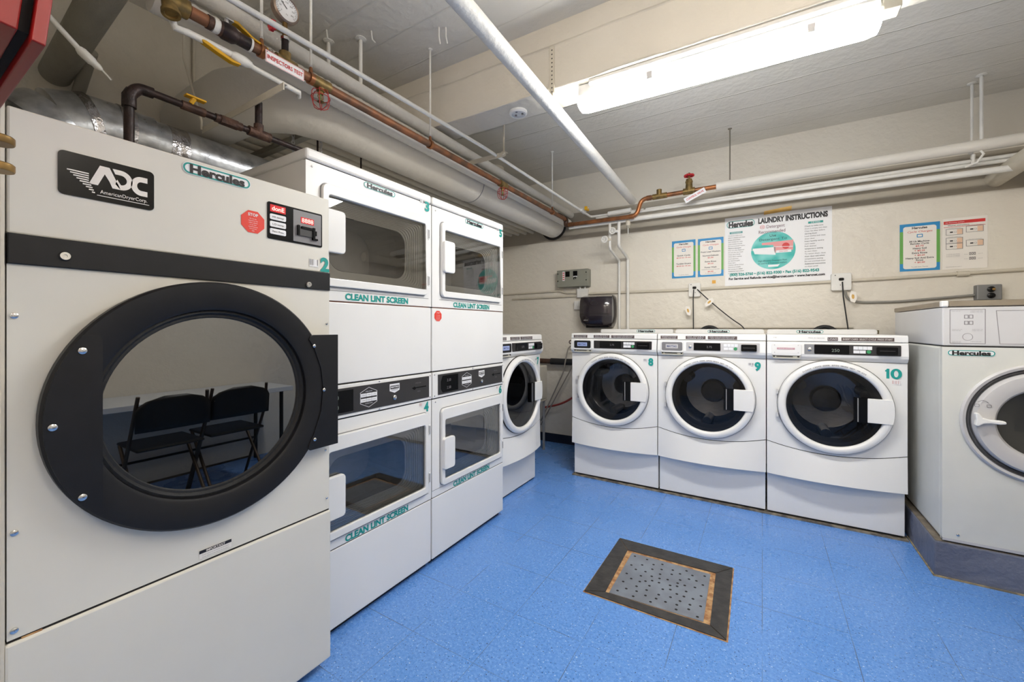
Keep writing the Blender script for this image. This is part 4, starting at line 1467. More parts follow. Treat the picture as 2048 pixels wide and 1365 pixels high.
for k in range(6):
    a = 2 * PI * k / 6
    mb.tube([(0.006 + .014 * math.cos(a), -.026, -.004 + .014 * math.sin(a)), (.006 + .014 * math.cos(a), -.040, -.006 + .014 * math.sin(a))], .0075, REDK, 8)
mb.lathe([(.016, -.006), (.016, .006)], (.006, -.032, -.005), (0, 1, 0), REDK, 16, True, True)
mb.build('red_wheel', v)

# inspectors test sign
t = thing('test_sign', 'white INSPECTORS TEST sign with red lettering hanging from the copper pipe', 'sign', (XS + .030, .834, 2.25), PI / 2)
mb = MB()
mb.prism(rrect(0, .152, 0, .046, .002), -.001, .001, PAPER)
mb.frame(rrect(.001, .151, .001, .045, .002), rrect(.0028, .1492, .0028, .0432, .002), -.0018, -.0016, REDL)
mb.text('INSPECTORS TEST', .076, .023, .015, REDI, -.0022, w=.140, bold=.02)
for x in (.006, .146):
    mb.lathe([(.002, 0), (.0005, .001)], (x, -.001, .040), (0, -1, 0), GAP, 8)
mb.build('plate', t)
mb = MB()
for x in (.03, .12):
    mb.tube([(x, 0, .044), (x, .010, .064), (x, .03, .072), (x, .050, .060)], .0012, CHROME, 6)
mb.build('wire_tie', t)

# sprinkler heads with red cages
def sprinkler(y, label):
    t = thing('fire_sprinkler', label, 'sprinkler', (XS, y, ZS), 0, 'caged sprinkler heads on the copper pipe')
    mb = MB(); mb.tube([(0, -.04, 0), (0, .04, 0)], .0245, BRASS, 16); mb.tube([(0, 0, 0), (0, 0, -.034)], .016, BRASS, 12); mb.build('tee_fitting', t)
    mb = MB()
    mb.tube([(0, 0, -.034), (0, 0, -.046)], .011, BRASSB, 10)
    mb.tube([(0, .010, -.044), (0, .013, -.058), (0, .003, -.074)], .0022, BRASSB, 6); mb.tube([(0, -.010, -.044), (0, -.013, -.058), (0, -.003, -.074)], .0022, BRASSB, 6)
    mb.tube([(0, 0, -.046), (0, 0, -.072)], .003, mat('green bulb', (110, 150, 90), .2), 8)
    mb.lathe([(.015, 0), (.013, .002), (.0005, .003)], (0, 0, -.078), (0, 0, 1), BRASS, 16, True)
    mb.build('nozzle', t)
    mb = MB()
    for k in range(3):
        a = PI * k / 3 + .35
        c, s_ = math.cos(a), math.sin(a)
        loop = [(.012, -.026), (.030, -.030), (.037, -.045), (.037, -.078), (.030, -.098), (.014, -.108), (0, -.110), (-.014, -.108), (-.030, -.098), (-.037, -.078), (-.037, -.045), (-.030, -.030), (-.012, -.026)]
        mb.tube([(r * c, r * s_, z) for r, z in loop], .0019, REDW, 6)
    for r, z in ((.016, -.028), (.038, -.060)):
        mb.tube([(r * math.cos(2 * PI * k / 20), r * math.sin(2 * PI * k / 20), z) for k in range(21)], .0018, REDW, 6)
    mb.build('wire_cage', t)


sprinkler(1.080, 'red wire caged sprinkler head beside the test sign')
sprinkler(2.535, 'red wire caged sprinkler head above the right stacked dryer')

# red wheel valve on the back wall run
t = thing('gate_valve', 'brass gate valve with red hand wheel on the copper pipe at the back wall', 'valve', (-.525, 3.712, 2.392))
mb = MB()
mb.tube([(-.045, 0, 0), (.045, 0, 0)], .027, BRASS, 14); mb.tube([(0, 0, 0), (0, 0, .10)], [.030, .024], BRASS, 14); mb.tube([(0, 0, .07), (0, 0, .085)], .029, BRASS, 8)
mb.tube([(0, 0, .10), (0, 0, .155)], .006, BRASS, 8)
mb.build('body', t)
mb = MB()
R = .034
mb.tube([(R * math.cos(2 * PI * k / 24), R * math.sin(2 * PI * k / 24), .130 + .003 * math.cos(k * 2.6)) for k in range(25)], .008, REDK, 8)
for k in range(5):
    a = 2 * PI * k / 5
    mb.tube([(0, 0, .130), (R * math.cos(a), R * math.sin(a), .130)], .0055, REDK, 6)
mb.build('hand_wheel', t)
t = thing('valve_tag', 'white paper tag with red writing tied below the red wheel valve', 'tag', (-.485, 3.655, 2.36), .02)
mb = MB()
c, s_ = math.cos(.42), math.sin(.42)
def tf(a, b): return (a * c - b * s_, a * s_ + b * c)
mb.prism([tf(-.085, -.052), tf(.085, -.052), tf(.085, -.008), tf(-.085, -.008)], 0, .001, PAPER)
mb.text('CONTROL VALVE', 0, 0, .016, REDI, w=.140, bold=.02, fn=lambda X, Z: (tf(X, Z - .030)[0], -.001, tf(X, Z - .030)[1]))
mb.build('card', t)
mb = MB(); mb.tube([(0, 0, -.008), (0, .02, .02), (0, .055, .03)], .0012, CHROME, 6); mb.build('wire', t)

# large white insulated pipe on the back wall and its mates
pipe('insulated_pipe', 'large white insulated pipe along the back wall, right of the red valve', [(-.32, 3.722, 2.395), (1.50, 3.765, 2.400)], .036, WRAP, seg=20)
pipe('wall_pipe', 'white pipe lowest of the runs high along the back wall', [(-1.62, 3.735, 2.232), (-1.2, 3.745, 2.232), (1.50, 3.79, 2.236)], .021, WHITEP, seg=14)
pipe('conduit_run', 'upper of two thin white conduits above the lowest wall pipe', [(-.90, 3.80, 2.318), (1.50, 3.845, 2.330)], .0125, WHITEP, 'conduit')
pipe('conduit_run', 'lower of two thin white conduits above the lowest wall pipe', [(-1.36, 3.775, 2.300), (1.50, 3.845, 2.303)], .0125, WHITEP, 'conduit')
hanger_rod(-.222, 3.723, 2.425, .005, mat('grey rod', (136, 130, 118), .4, .5), 'thin grey threaded rod holding the insulated pipe near the red valve')
hanger_rod(1.172, 3.86, 2.35, .008, WHITEP, 'white rod beside the pipe cluster, nearer the wall')
hanger_rod(1.185, 3.765, 2.42, .009, WHITEP, 'white rod meeting the top of the insulated pipe at the right')
t = thing('pipe_hook', 'lumpy white painted hook holding the conduits at the right', 'hook', (1.16, 3.80, 2.32))
mb = MB(); mb.tube([(-.02, 0, .05), (.015, -.04, .055), (.03, -.05, .02), (.0, -.05, -.03), (-.05, -.04, -.045)], .007, WHITEP, 8); mb.tube([(0, 0, .04), (0, 0, .0), (-.01, -.02, -.04)], .009, WHITEP, 8)
mb.build('bent_rod', t)
pipe('stub_pipe', 'fat cream pipe stub leaving the wall below the right end of the runs', [(1.36, wally(1.36), 2.262), (1.345, 3.2, 2.262)], .055, TANP, seg=24)

# diagonal insulated pipe running toward the camera across the ceiling
pipe('ceiling_pipe', 'long white insulated pipe crossing under the ceiling beam from back wall to front', [(-1.015, 3.78, 2.405), (-.955, 1.95, 2.420), (-.90, .2, 2.425), (-.87, -1.7, 2.43)], .036, WHITEP, seg=20)

# risers down to the washers
for x, lab, zt in ((-1.130, 'right', 2.0), (-1.215, 'left', 1.985)):
    pipe('riser_pipe', 'white painted %s riser pipe dropping down the back wall beside the towel dispenser' % ('right-most' if lab == 'right' else 'thinner'),
         [(x, 3.742, 2.232), (x, 3.742, zt), (x, wally(x, .025), zt - .075), (x, wally(x, .025), 1.05)], .015 if lab == 'right' else .0125, WHITEP, bend=.03)
for x, z, lab in ((-1.175, 2.135, 'upper white painted hand wheel on the risers'), (-1.250, 2.065, 'lower white painted hand wheel on the risers')):
    t = thing('hand_wheel_valve', lab, 'valve', (x, 3.70, z))
    mb = MB(); mb.tube([(0, 0, 0), (.04, .04, 0)], .013, WHITEP if z > 2.1 else TANP, 10); mb.build('body', t)
    mb = MB()
    mb.tube([(.026 * math.cos(2 * PI * k / 20), -.01, .026 * math.sin(2 * PI * k / 20)) for k in range(21)], .007, WHITEP, 8)
    for k in range(5):
        a = 2 * PI * k / 5
        mb.tube([(0, -.006, 0), (.024 * math.cos(a), -.01, .024 * math.sin(a))], .006, WHITEP, 6)
    mb.build('wheel', t)
pipe('pipe_saddle', 'short white cross piece joining the pipes above the risers', [(-1.23, 3.742, 2.310), (-1.02, 3.745, 2.315)], .022, WHITEP)
t = thing('drip_stub', 'short capped stub under the pipes right of the risers', 'pipe', (-1.045, 3.742, 2.23))
mb = MB(); mb.tube([(0, 0, 0), (0, 0, -.055)], .020, TANP, 12); mb.build('stub', t)
mb = MB(); mb.tube([(0, 0, -.055), (0, 0, -.075)], .016, GREYW, 12); mb.tube([(0, 0, -.075), (0, 0, -.13)], .004, WHITEP, 8); mb.build('drip_cap', t)

# conduits and pipes over the dryers
pipe('thin_conduit', 'thin white conduit right of the copper pipe, topmost line over the dryers', [(-1.53, .53, 2.346), (-1.51, 1.4, 2.367), (-1.495, 2.1, 2.378), (-1.405, 3.75, 2.309), (-.92, 3.80, 2.318)], .0105, WHITEP, 'conduit', bend=.03)
pipe('white_pipe', 'white pipe directly behind the copper sprinkler pipe', [(-1.735, .535, 2.445), (-1.735, 4.045, 2.440)], .033, WHITEP, seg=18)
# ribbed jacket pipe
mb = MB()
pts = []; rs = []
n = 90
for k in range(n + 1):
    y = .535 + (2.0 - .535) * k / n
    pts.append((-1.735, y, 2.345)); rs.append(.045 + (.0025 if k % 2 else -.0005))
mb.tube(pts, rs, WRAP, 18)
mb.tube([(-1.735, 2.0, 2.345), (-1.735, 3.96, 2.335)], .044, WRAP, 18)
tag(mb.build('ribbed_pipe'), 'ribbed white jacketed pipe behind the copper pipe', 'pipe')
# large duct with elbow to the left wall
t = thing('insulated_duct', 'fat cream insulated duct over the dryers with an elbow into the left wall', 'duct', (-1.92, 2.5, 2.34))
mb = MB()
path = [(-.73, -1.56, .03), (-.45, -1.55, .03), (-.20, -1.50, .02), (-.06, -1.40, .01), (-.01, -1.22, .0), (0, -1.0, 0), (0, -.8, 0)]
path = [(-.73, -1.50, -.01), (-.50, -1.50, .0), (-.28, -1.49, .005), (-.13, -1.44, .005), (-.04, -1.33, .003), (0, -1.18, .0), (0, -1.0, 0)]
mb.tube(path, [.145, .145, .148, .146, .136, .129, .127], WRAP, 28)
mb.build('elbow', t)
mb = MB()
pts = []; rs = []
for k in range(61):
    pts.append((0, -1.0 + 1.0 * k / 60, 0)); rs.append(.127 + (.0018 if k % 2 else 0))
mb.tube(pts, rs, WRAP, 32)
mb.tube([(0, 0, 0), (0, .03, 0), (0, 1.50, 0)], [.128, .1255, .1255], WRAP, 32)
mb.build('straight_run', t)
mb = MB(); mb.lathe([(.127, -.003), (.1285, -.003), (.129, .003), (.127, .003)], (0, .03, 0), (0, 1, 0), GREYP, 32); mb.build('joint_band', t)
mb = MB(); mb.lathe([(.125, 0), (.150, .001), (.150, .004), (.125, .006)], (0, 1.50, 0), (0, 1, 0), GAP, 32); mb.build('wall_gap', t)
# white small pipe with yellow lever below the ribbed pipe
t = thing('drain_line', 'white line with a yellow lever valve hanging below the ribbed pipe', 'pipe', (-1.655, .8, 2.24))
mb = MB()
mb.tube([(0, -.235, .02), (0, -.225, -.005), (0, -.19, .0), (0, -.02, .002)], .0115, WHITEP, 12)
mb.tube([(0, .0, 0), (0, .02, -.006), (0, .20, -.012), (-.03, .215, -.012)], .010, WHITEP, 12)
mb.build('white_line', t)
mb = MB(); mb.tube([(0, -.06, .0), (0, -.045, .0), (0, -.01, .0), (0, .01, .0)], [.012, .018, .018, .012], WHITEP, 14); mb.tube([(0, -.03, 0), (0, -.03, -.022)], .007, CHROME, 8); bv = mb.build('valve_body', t)
mb = MB()
P = [(-.155, -.004), (-.145, .002), (-.09, -.012), (-.055, -.020), (-.03, -.020), (-.03, -.026), (-.06, -.030), (-.10, -.022), (-.150, -.010)]
mb.loft([[(x, y, z) for y, z in P] for x in (-.011, .011)], YELLOW, True, True)
mb.build('yellow_lever', bv, bevel=.002)
# angle brackets across
mb = MB()
mb.box(-2.23, -1.555, .876, .880, 2.150, 2.178, TANP); mb.box(-2.23, -1.555, .880, .892, 2.174, 2.178, TANP)
mb.tube([(-2.215, .868, 2.16), (-2.215, .868, 2.20), (-2.215, .80, 2.45), (-2.215, .80, CEIL)], .005, TANP, 8)
tag(mb.build('angle_bracket'), 'cream angle bracket crossing under the duct elbow', 'bracket')
mb = MB()
mb.box(-1.76, -1.415, 2.232, 2.236, 2.352, 2.382, TANP); mb.box(-1.76, -1.415, 2.236, 2.262, 2.379, 2.383, TANP)
mb.tube([(-1.435, 2.247, 2.383), (-1.435, 2.247, CEIL)], .006, TANP, 8)
mb.lathe([(.012, 0), (.012, .012)], (-1.425, 2.225, 2.367), (0, -1, 0), TANP, 6, True, True)
tag(mb.build('strut_bracket'), 'cream strut bracket and rod carrying the pipes just behind the beam', 'bracket')
# flat conduit bank under the duct
for k in range(6):
    x = -2.10 - k * .095
    pipe('bank_conduit', 'grey cream conduit in the flat bank behind the duct, %s from the wall' % ('sixth', 'fifth', 'fourth', 'third', 'second', 'first')[k],
         [(x, 1.18, 2.315), (x, wally(x), 2.315)], .021, TANP, 'conduit', seg=12, group='bank of conduits behind the duct')
mb = MB(); mb.box(-2.64, -2.07, 1.28, 1.32, 2.262, 2.292, GREYW); tag(mb.build('strut_channel'), 'grey strut under the conduit bank behind the first dryer stack', 'bracket')
for x, y in ((-2.1, 1.373), (-2.1, 1.66)):
    mb = MB(); mb.tube([(x, y, 1.94), (x, y, 2.29)], .005, IRON, 8)
    tag(mb.build('threaded_rod'), 'dark threaded rod hanging behind dryer 3, %s' % ('closer to the strut' if y < 1.5 else 'farther along the duct'), 'rod')
for y, x in ((1.27, -2.16), (1.36, -2.05)):
    mb = MB()
    for k in range(11):
        mb.tube([(x + .007 * math.cos(a) * (k % 2), y + .007 * math.cos(a) * (1 - k % 2), 2.28 - k * .018 + .012 * math.sin(a)) for a in [2 * PI * j / 10 for j in range(11)]], .0025, SILVER, 6)
    tag(mb.build('hanging_chain'), 'short steel chain under the strut, %s' % ('near the tee of the gas pipe' if x < -2.1 else 'at the corner of dryer 3'), 'chain')
# ceiling rods of the second hanger
hanger_rod(-1.90, 1.50, 2.45, .010, WHITEP, 'thick white rod rising to the ceiling, between the clips')
hanger_rod(-2.07, 1.42, 2.47, .010, WHITEP, 'shorter white rod left of the thick white rod', flange=True)
for x, y, a in ((-1.80, 1.49, .4), (-2.0, 1.36, .5), (-1.47, 1.66, 0), (-1.44, 1.68, .05)):
    mb = MB(); mb.tube([(x, y, CEIL), (x + .02 * a, y, CEIL - .05), (x + .05 * a, y + .01, CEIL - .085 + .05 * a)], .004, WHITEP, 6)
    tag(mb.build('ceiling_hook'), 'small white painted wire hook sticking down from the ceiling', 'hook', 'wire hooks in the ceiling')

# black iron gas pipe
gp = thing('gas_pipe', 'black iron gas pipe rising behind the tumble dryer with elbows and a tee', 'pipe', (-1.8, .499, 1.72))
GK = 1.8 / 2.1
def G(p): return ((p[0] + 2.1) * GK, (p[1] - .582) * GK, 1.242 - 1.72 + (p[2] - 1.242) * GK)
mb = MB(); mb.tube([(0, 0, 0), G((-2.1, .582, 2.12))], .0141, IRON, 14); mb.build('riser', gp)
mb = MB(); mb.tube([G(p) for p in ((-2.1, .582, 2.10), (-2.1, .582, 2.145), (-2.1, .592, 2.165))], .0193, IRON, 14); mb.tube([G(p) for p in ((-2.1, .590, 2.160), (-2.1, .61, 2.188), (-2.1, .655, 2.190))], .0180, IRON, 14, bend=.02); mb.build('elbow', gp)
mb = MB(); mb.tube([G((-2.1, .64, 2.19)), G((-2.1, 1.9, 2.19))], .0124, IRON, 14); mb.build('long_run', gp)
mb = MB(); mb.tube([G((-2.1, .895, 2.19)), G((-2.1, .965, 2.19))], .0193, RUSTI, 8); mb.tube([G((-2.1, .875, 2.19)), G((-2.1, .985, 2.19))], .0159, RUSTI, 14); mb.build('union', gp)
mb = MB(); mb.tube([G((-2.1, 1.015, 2.19)), G((-2.1, 1.115, 2.19))], .0193, RUSTI, 14); mb.tube([G((-2.1, 1.062, 2.19)), G((-2.1, 1.062, 2.235))], .0184, RUSTI, 14); mb.build('tee', gp)
mb = MB(); mb.tube([G((-2.1, 1.062, 2.23)), G((-2.1, 1.062, 2.345))], .0141, IRON, 14); mb.build('branch', gp)
mb = MB(); mb.tube([G((-2.1, .75, 2.19)), G((-2.1, .835, 2.19))], .0159, RUSTI, 14); vb = mb.build('gas_cock', gp)
mb = MB(); mb.tube([G((-2.09, .78, 2.205)), G((-2.08, .79, 2.228))], .008, YELLOW, 8); mb.box(.0, .025, .150, .214, .366, .373, YELLOW); mb.build('yellow_lever', vb, bevel=.002)

# galvanised duct behind the dryers
gd = thing('exhaust_duct', 'galvanised round exhaust duct with foil tape behind the tumble dryer', 'duct', (-2.35, .6, 2.07))
mb = MB(); mb.tube([(0, .10, 0), (0, 1.2, -.01)], .105, GALV, 36); mb.build('straight_run', gd)
mb = MB()
mb.tube([(0, .12, .0), (0, .02, .0)], .113, GALV, 36, bend=0)
mb.build('collar', gd)
mb = MB()
pts = [(0, .04, 0), (0, -.08, -.01), (.0, -.17, -.045), (.01, -.24, -.11), (.02, -.28, -.20), (.02, -.29, -.34)]
for i in range(len(pts) - 1):
    pass
mb.tube([pts[0], pts[1]], [.118, .125], GALV, 36); mb.tube([pts[1], pts[2]], [.128, .133], GALV, 36); mb.tube([pts[2], pts[3]], [.136, .140], GALV, 36); mb.tube(pts[3:], [.142, .145, .145], GALV, 36)
mb.build('gored_elbow', gd)
mb = MB()
mb.tube([(0, -.065, -.008), (0, -.095, -.018)], .132, FOIL, 36)
mb.tube([(0, .0, .0), (0, .05, .0)], .1205, FOIL, 36)
mb.tube([(0, .17, -.001), (0, .24, -.002)], .1065, FOIL, 36)
mb.build('foil_tape', gd)

# grey pipes on the left wall
pipe('grey_vent_pipe', 'fat grey pipe sloping from the left wall over the tumble dryer', [(-2.652, .49, 2.36), (-1.60, .462, 2.41)], .052, GREYW, seg=24)
pipe('grey_side_pipe', 'slim grey pipe below the fat grey pipe on the left wall', [(-2.652, .555, 2.285), (-2.40, .545, 2.40)], .022, GREYW)
mb = MB(); mb.tube([(-2.64, 1.0, 2.34), (-2.64, 1.0, 2.84)], .009, TANP, 8); tag(mb.build('wall_conduit_riser'), 'thin cream conduit running up the left wall by the duct elbow', 'conduit')
t = thing('reducer_line', 'slim white pipe with a tapered nozzle above the exhaust duct', 'pipe', (-1.9, .405, 2.15))
mb = MB(); mb.tube([(.0, -.17, .165), (0, 0, 0)], .008, WHITEP, 12); mb.build('line', t)
mb = MB(); mb.tube([(0, -.004, .004), (0, .004, -.003), (0, .028, -.022), (0, .034, -.026), (0, .042, -.032), (0, .050, -.036), (0, .053, -.038)], [.010, .0145, .0145, .011, .011, .007, .004], WHITEP, 12); mb.build('nozzle', t)
mb = MB(); mb.tube([(0, .052, -.037), (0, .076, -.060)], .003, WHITEP, 8); mb.build('tip', t)

# red steel cabinet near the camera
t = thing('red_cabinet', 'red steel fire cabinet tilting into view at the upper left', 'cabinet', (-.89, .155, 1.652))
t.rotation_euler = (math.radians(-5.5), 0, 0)
mb = MB(); mb.box(-.40, 0, -.014, 0, 0, .55, REDP); mb.build('door', t, bevel=.002)
mb = MB(); mb.box(-.41, -.010, -.40, -.026, .010, .54, REDP); mb.build('body', t, bevel=.002)
mb = MB(); mb.box(-.40, -.030, -.028, -.013, .02, .53, GAP); mb.build('door_gap', t)
t = thing('brass_hook', 'pair of small brass rings on thin wire at the left edge below the red cabinet', 'hook', (-.955, .118, 1.50))
for dz, nm in ((.012, 'a'), (-.028, 'b')):
    mb = MB(); mb.lathe([(.017, 0), (.018, .002), (.018, .010), (.016, .012), (.001, .012)], (0, 0, dz), (0, 0, 1), BRASSB, 24, True); mb.build('brass_ring', t)
mb = MB()
for dx in (-.006, .006):
    mb.tube([(dx, 0, .014), (-dx * .3, .002, -.004), (dx, 0, -.018)], .0007, BRASS, 6)
mb.tube([(0, 0, .02), (0, 0, .142)], .0009, BRASS, 6)
mb.build('wire', t)


# ------------------------------------------------------------------ things on the back wall
def on_wall(name, label, cat, x, z, off=0.0, group=None):
    return thing(name, label, cat, (x, wally(x, off), z), ALPHA, group)


# electrical disconnect box
t = on_wall('electrical_box', 'grey electrical disconnect box above the towel dispenser', 'electrical box', -1.86, 1.672, .09)
mb = MB(); mb.box(0, .345, 0, .09, 0, .178, GBOX); mb.build('enclosure', t, bevel=.004)
mb = MB(); mb.box(.10, .145, -.005, 0, .105, .160, BLACKG); mb.build('breaker', t)
mb = MB(); mb.box(.185, .230, -.006, 0, .110, .160, BLACKG); mb.box(.188, .228, -.007, 0, .098, .108, PAPER); mb.tube([(.20, -.005, .100), (.195, -.016, .075)], .005, BLACKG, 8); mb.tube([(.215, -.005, .100), (.218, -.016, .08)], .005, BLACKG, 8); mb.build('switch', t)
mb = MB(); mb.box(.065, .090, -.002, 0, .065, .162, PAPER)
for k in range(4): mb.box(.068, .087, -.003, 0, .075 + k * .022, .085 + k * .022, REDI)
mb.build('warning_label', t)
for x, z in ((.012, .14), (.012, .065), (.325, .14), (.325, .062)):
    mb = MB(); screw(mb, x, z, 0, .006, BLACKG, .003); mb.build('screw', t)
mb = MB(); mb.tube([(.24, .05, 0), (.24, .06, -.03)], .012, WHITEP, 10); mb.tube([(.295, .05, 0), (.29, .06, -.03)], .012, WHITEP, 10); mb.build('conduit_nipple', t)
t = on_wall('junction_box', 'square white painted junction box just below the electrical box', 'junction box', -1.655, 1.560, .045)
mb = MB(); mb.box(0, .118, 0, .045, 0, .092, WHITEP); mb.build('cover', t, bevel=.004)
t = on_wall('junction_box', 'lower white junction box left of the towel dispenser', 'junction box', -1.69, 1.435, .035)
mb = MB(); mb.box(0, .118, 0, .035, 0, .090, WHITEP); mb.build('cover', t, bevel=.003)

# towel dispenser
t = on_wall('towel_dispenser', 'smoked black paper towel dispenser on the back wall above washer 8', 'dispenser', -1.575, 1.250, .0)
t.location.y = wally(-1.4)
mb = MB()
Wd, Dp, Hh = .330, .215, .318
def prof(x):
    u = 2 * x / Wd - 1
    return 1 - .08 * u * u
N = 12
rings = []
for z, d, w in ((0, .10, .80), (.012, .14, .86), (.05, .185, .95), (.11, .212, 1.0), (.20, .215, 1.0), (.27, .205, .985), (.30, .185, .96), (Hh, .12, .86)):
    r = []
    for k in range(N + 1):
        x = Wd / 2 + (k / N - .5) * Wd * w
        e = abs(2 * k / N - 1)
        r.append((x, -d * (1 - .18 * e ** 4), z))
    r += [(Wd / 2 + .5 * Wd * w, 0, z), (Wd / 2 - .5 * Wd * w, 0, z)]
    rings.append(r)
mb.loft(rings[:4], SMOKED, True, False, True)
mb.loft(rings[3:], SMOKED, False, True, True)
mb.build('cover', t)
mb = MB(); mb.box(.05, Wd - .05, -.13, -.02, -.006, .012, BLACKG); mb.build('paper_slot', t)
mb = MB()
mb.text('enMotion', .075, .070, .009, SILVER, -.208, w=.045)
mb.frame([(.165 + .038 * math.cos(a), .235 + .018 * math.sin(a)) for a in [2 * PI * k / 20 for k in range(20)]], [(.165 + .035 * math.cos(a), .235 + .015 * math.sin(a)) for a in [2 * PI * k / 20 for k in range(20)]], -.2165, -.2155, DARKG)
mb.build('emblem', t)
mb = MB(); mb.box(.02, .31, -.2162, -.2142, .128, .131, GAP); mb.build('cover_line', t)

# wall conduits
pipe('wall_conduit', 'upper cream conduit on the back wall, left of the junction boxes', [(-2.62, wally(-2.6, .012), 1.628), (-1.86, wally(-1.86, .012), 1.640), (-1.80, wally(-1.8, .012), 1.615), (-1.65, wally(-1.65, .012), 1.610)], .010, TANP, 'conduit', bend=.04)
pipe('wall_conduit', 'lower cream conduit on the back wall, left of the junction boxes', [(-2.45, wally(-2.45, .012), 1.572), (-1.65, wally(-1.65, .012), 1.578)], .010, TANP, 'conduit')
pipe('wall_conduit', 'long cream conduit on the back wall between the junction box and the right wall', [(-1.54, wally(-1.54, .012), 1.598), (-.59, wally(-.59, .012), 1.594), (.73, wally(.73, .012), 1.612), (1.50, wally(1.5, .012), 1.632)], .012, TANP, 'conduit')
t = on_wall('conduit_coupling', 'cream coupling on the wall conduit below the red headed notice', 'coupling', 1.20, 1.622, .012)
mb = MB(); mb.tube([(-.03, 0, 0), (.03, 0, 0)], .019, TANP, 14); mb.build('sleeve', t)


def outlet(x, z, w, h, label):
    t = on_wall('power_outlet', label, 'outlet', x, z, .04)
    mb = MB(); mb.prism(rrect(-w / 2, w / 2, -h / 2, h / 2, .012), 0, .04, WHITEP); mb.build('cover_plate', t, bevel=.004)
    mb = MB()
    mb.prism(rrect(-.016, .016, .008, .030, .008), -.004, 0, BLACKG)
    for sx in (-.006, .006):
        mb.box(sx - .0015, sx + .0015, -.001, 0, -.030, -.020, GAP)
    mb.lathe([(.004, 0), (.001, .001)], (-w * .3, 0, h * .38), (0, -1, 0), GAP, 10)
    mb.build('socket', t)


outlet(-.525, 1.588, .098, .125, 'white power outlet below the small paired price notices')
outlet(.525, 1.602, .125, .135, 'white power outlet right of the laundry instructions poster')


def cord(pts, label, bend=.0):
    mb = MB()
    P = [Vector(p) for p in pts]
    mb.tube(P, .0045, RUBBER, 8, bend=bend)
    return tag(mb.build('black_cable'), label, 'cord')


wy = lambda x, o=.05: wally(x, o)
cord([(-.53, wy(-.53), 1.590), (-.533, wy(-.53, .06), 1.50), (-.53, wy(-.53, .07), 1.25), (-.528, wy(-.53, .10), 1.16)], 'straight black cord hanging from the outlet below the paired notices')
cord([(-.50, wy(-.5), 1.590), (-.44, wy(-.44, .06), 1.525), (-.33, wy(-.33, .07), 1.415), (-.22, wy(-.22, .07), 1.315), (-.14, wy(-.14, .08), 1.255), (-.11, wy(-.11, .10), 1.19)], 'black cord slanting down to the right from the outlet below the paired notices', .06)
cord([(.53, wy(.53), 1.600), (.535, wy(.53, .06), 1.48), (.560, wy(.53, .07), 1.25), (.565, wy(.53, .10), 1.16)], 'black cord hanging from the outlet beside the poster')
for x, z, a, lab in ((-.575, 1.40, .3, 'white care tag on the straight black cord'), (-.40, 1.472, -.7, 'pale tag taped on the slanting black cord'), (.59, 1.482, .1, 'stained white tag on the cord beside the poster')):
    t = on_wall('cord_tag', lab, 'tag', x, z, .075)
    mb = MB()
    c, s_ = math.cos(a), math.sin(a)
    P = [(-.018, -.035), (.006, -.050), (.022, -.02), (.022, .030), (-.006, .045), (-.020, .01)]
    mb.prism([(p * c - q_ * s_, p * s_ + q_ * c) for p, q_ in P], 0, .002, PAPERW)
    mb.prism([(p * c * .4 - q_ * .4 * s_, p * s_ * .4 + q_ * .4 * c) for p, q_ in P], -.0006, 0, TAPE)
    mb.build('paper', t)
# grey receptacle box and its conduit
pipe('grey_conduit', 'bare grey conduit from the outlet to the grey receptacle box', [(.545, wy(.545, .03), 1.545), (.565, wy(.565, .018), 1.46), (.65, wy(.65, .014), 1.437), (.86, wy(.86, .014), 1.437), (1.26, wy(1.26, .02), 1.470)], .0085, mat('bare conduit', (156, 154, 148), .4, .5, var=.05), 'conduit', bend=.06)
t = on_wall('receptacle_box', 'grey cast receptacle box with two round sockets above the big washer', 'electrical box', 1.255, 1.432, .055)
mb = MB(); mb.box(0, .120, 0, .055, 0, .105, GBOX2); mb.build('box', t, bevel=.006)
for z, m in ((.072, BRASSB), (.030, BLACKG)):
    mb = MB(); mb.lathe([(.019, 0), (.019, .010), (.016, .012), (.001, .012)], (.066, 0, z), (0, -1, 0), BLACKG, 20); mb.lathe([(.008, .012), (.008, .016), (.0005, .016)], (.075, 0, z), (0, -1, 0), m, 12); mb.build('socket', t)


# ------------------------------------------------------------------ posters and notices
def charges(x, z, w, h, lines, label):
    t = on_wall('price_notice', label, 'notice', x, z, .003)
    mb = MB()
    mb.box(0, w, 0, .003, 0, h, BLUEI)
    y = -.0006
    for a, b in ((0, .13), (.87, 1)):
        mb.sheet([(w * a, h * .16), (w * b, h * .16), (w * b, h * .84), (w * a, h * .84)], y, GREENI)
    mb.sheet(rrect(w * .085, w * .915, h * .045, h * .94, w * .07), y * 2, PAPERW)
    mb.build('sheet', t)
    mb = MB()
    y = -.002
    mb.text('Hercules', w / 2, h * .905, h * .045, INK, y, w=w * .38, bold=.03)
    mb.text('Cycle Charges', w / 2, h * .825, h * .038, REDI, y, w=w * .62, slant=.25)
    mb.frame(rrect(w * .43, w * .58, h * .70, h * .77, .003), rrect(w * .45, w * .56, h * .715, h * .755, .002), y, y + .0003, BLUEI)
    for zz, s_, m, hh, ww in lines:
        mb.text(s_, w / 2, h * zz, h * hh, m, y, w=w * ww, bold=.02)
    mb.text('To add time Thanks', w / 2, h * .085, h * .02, INKG, y, w=w * .42)
    mb.build('lettering', t)
    return t


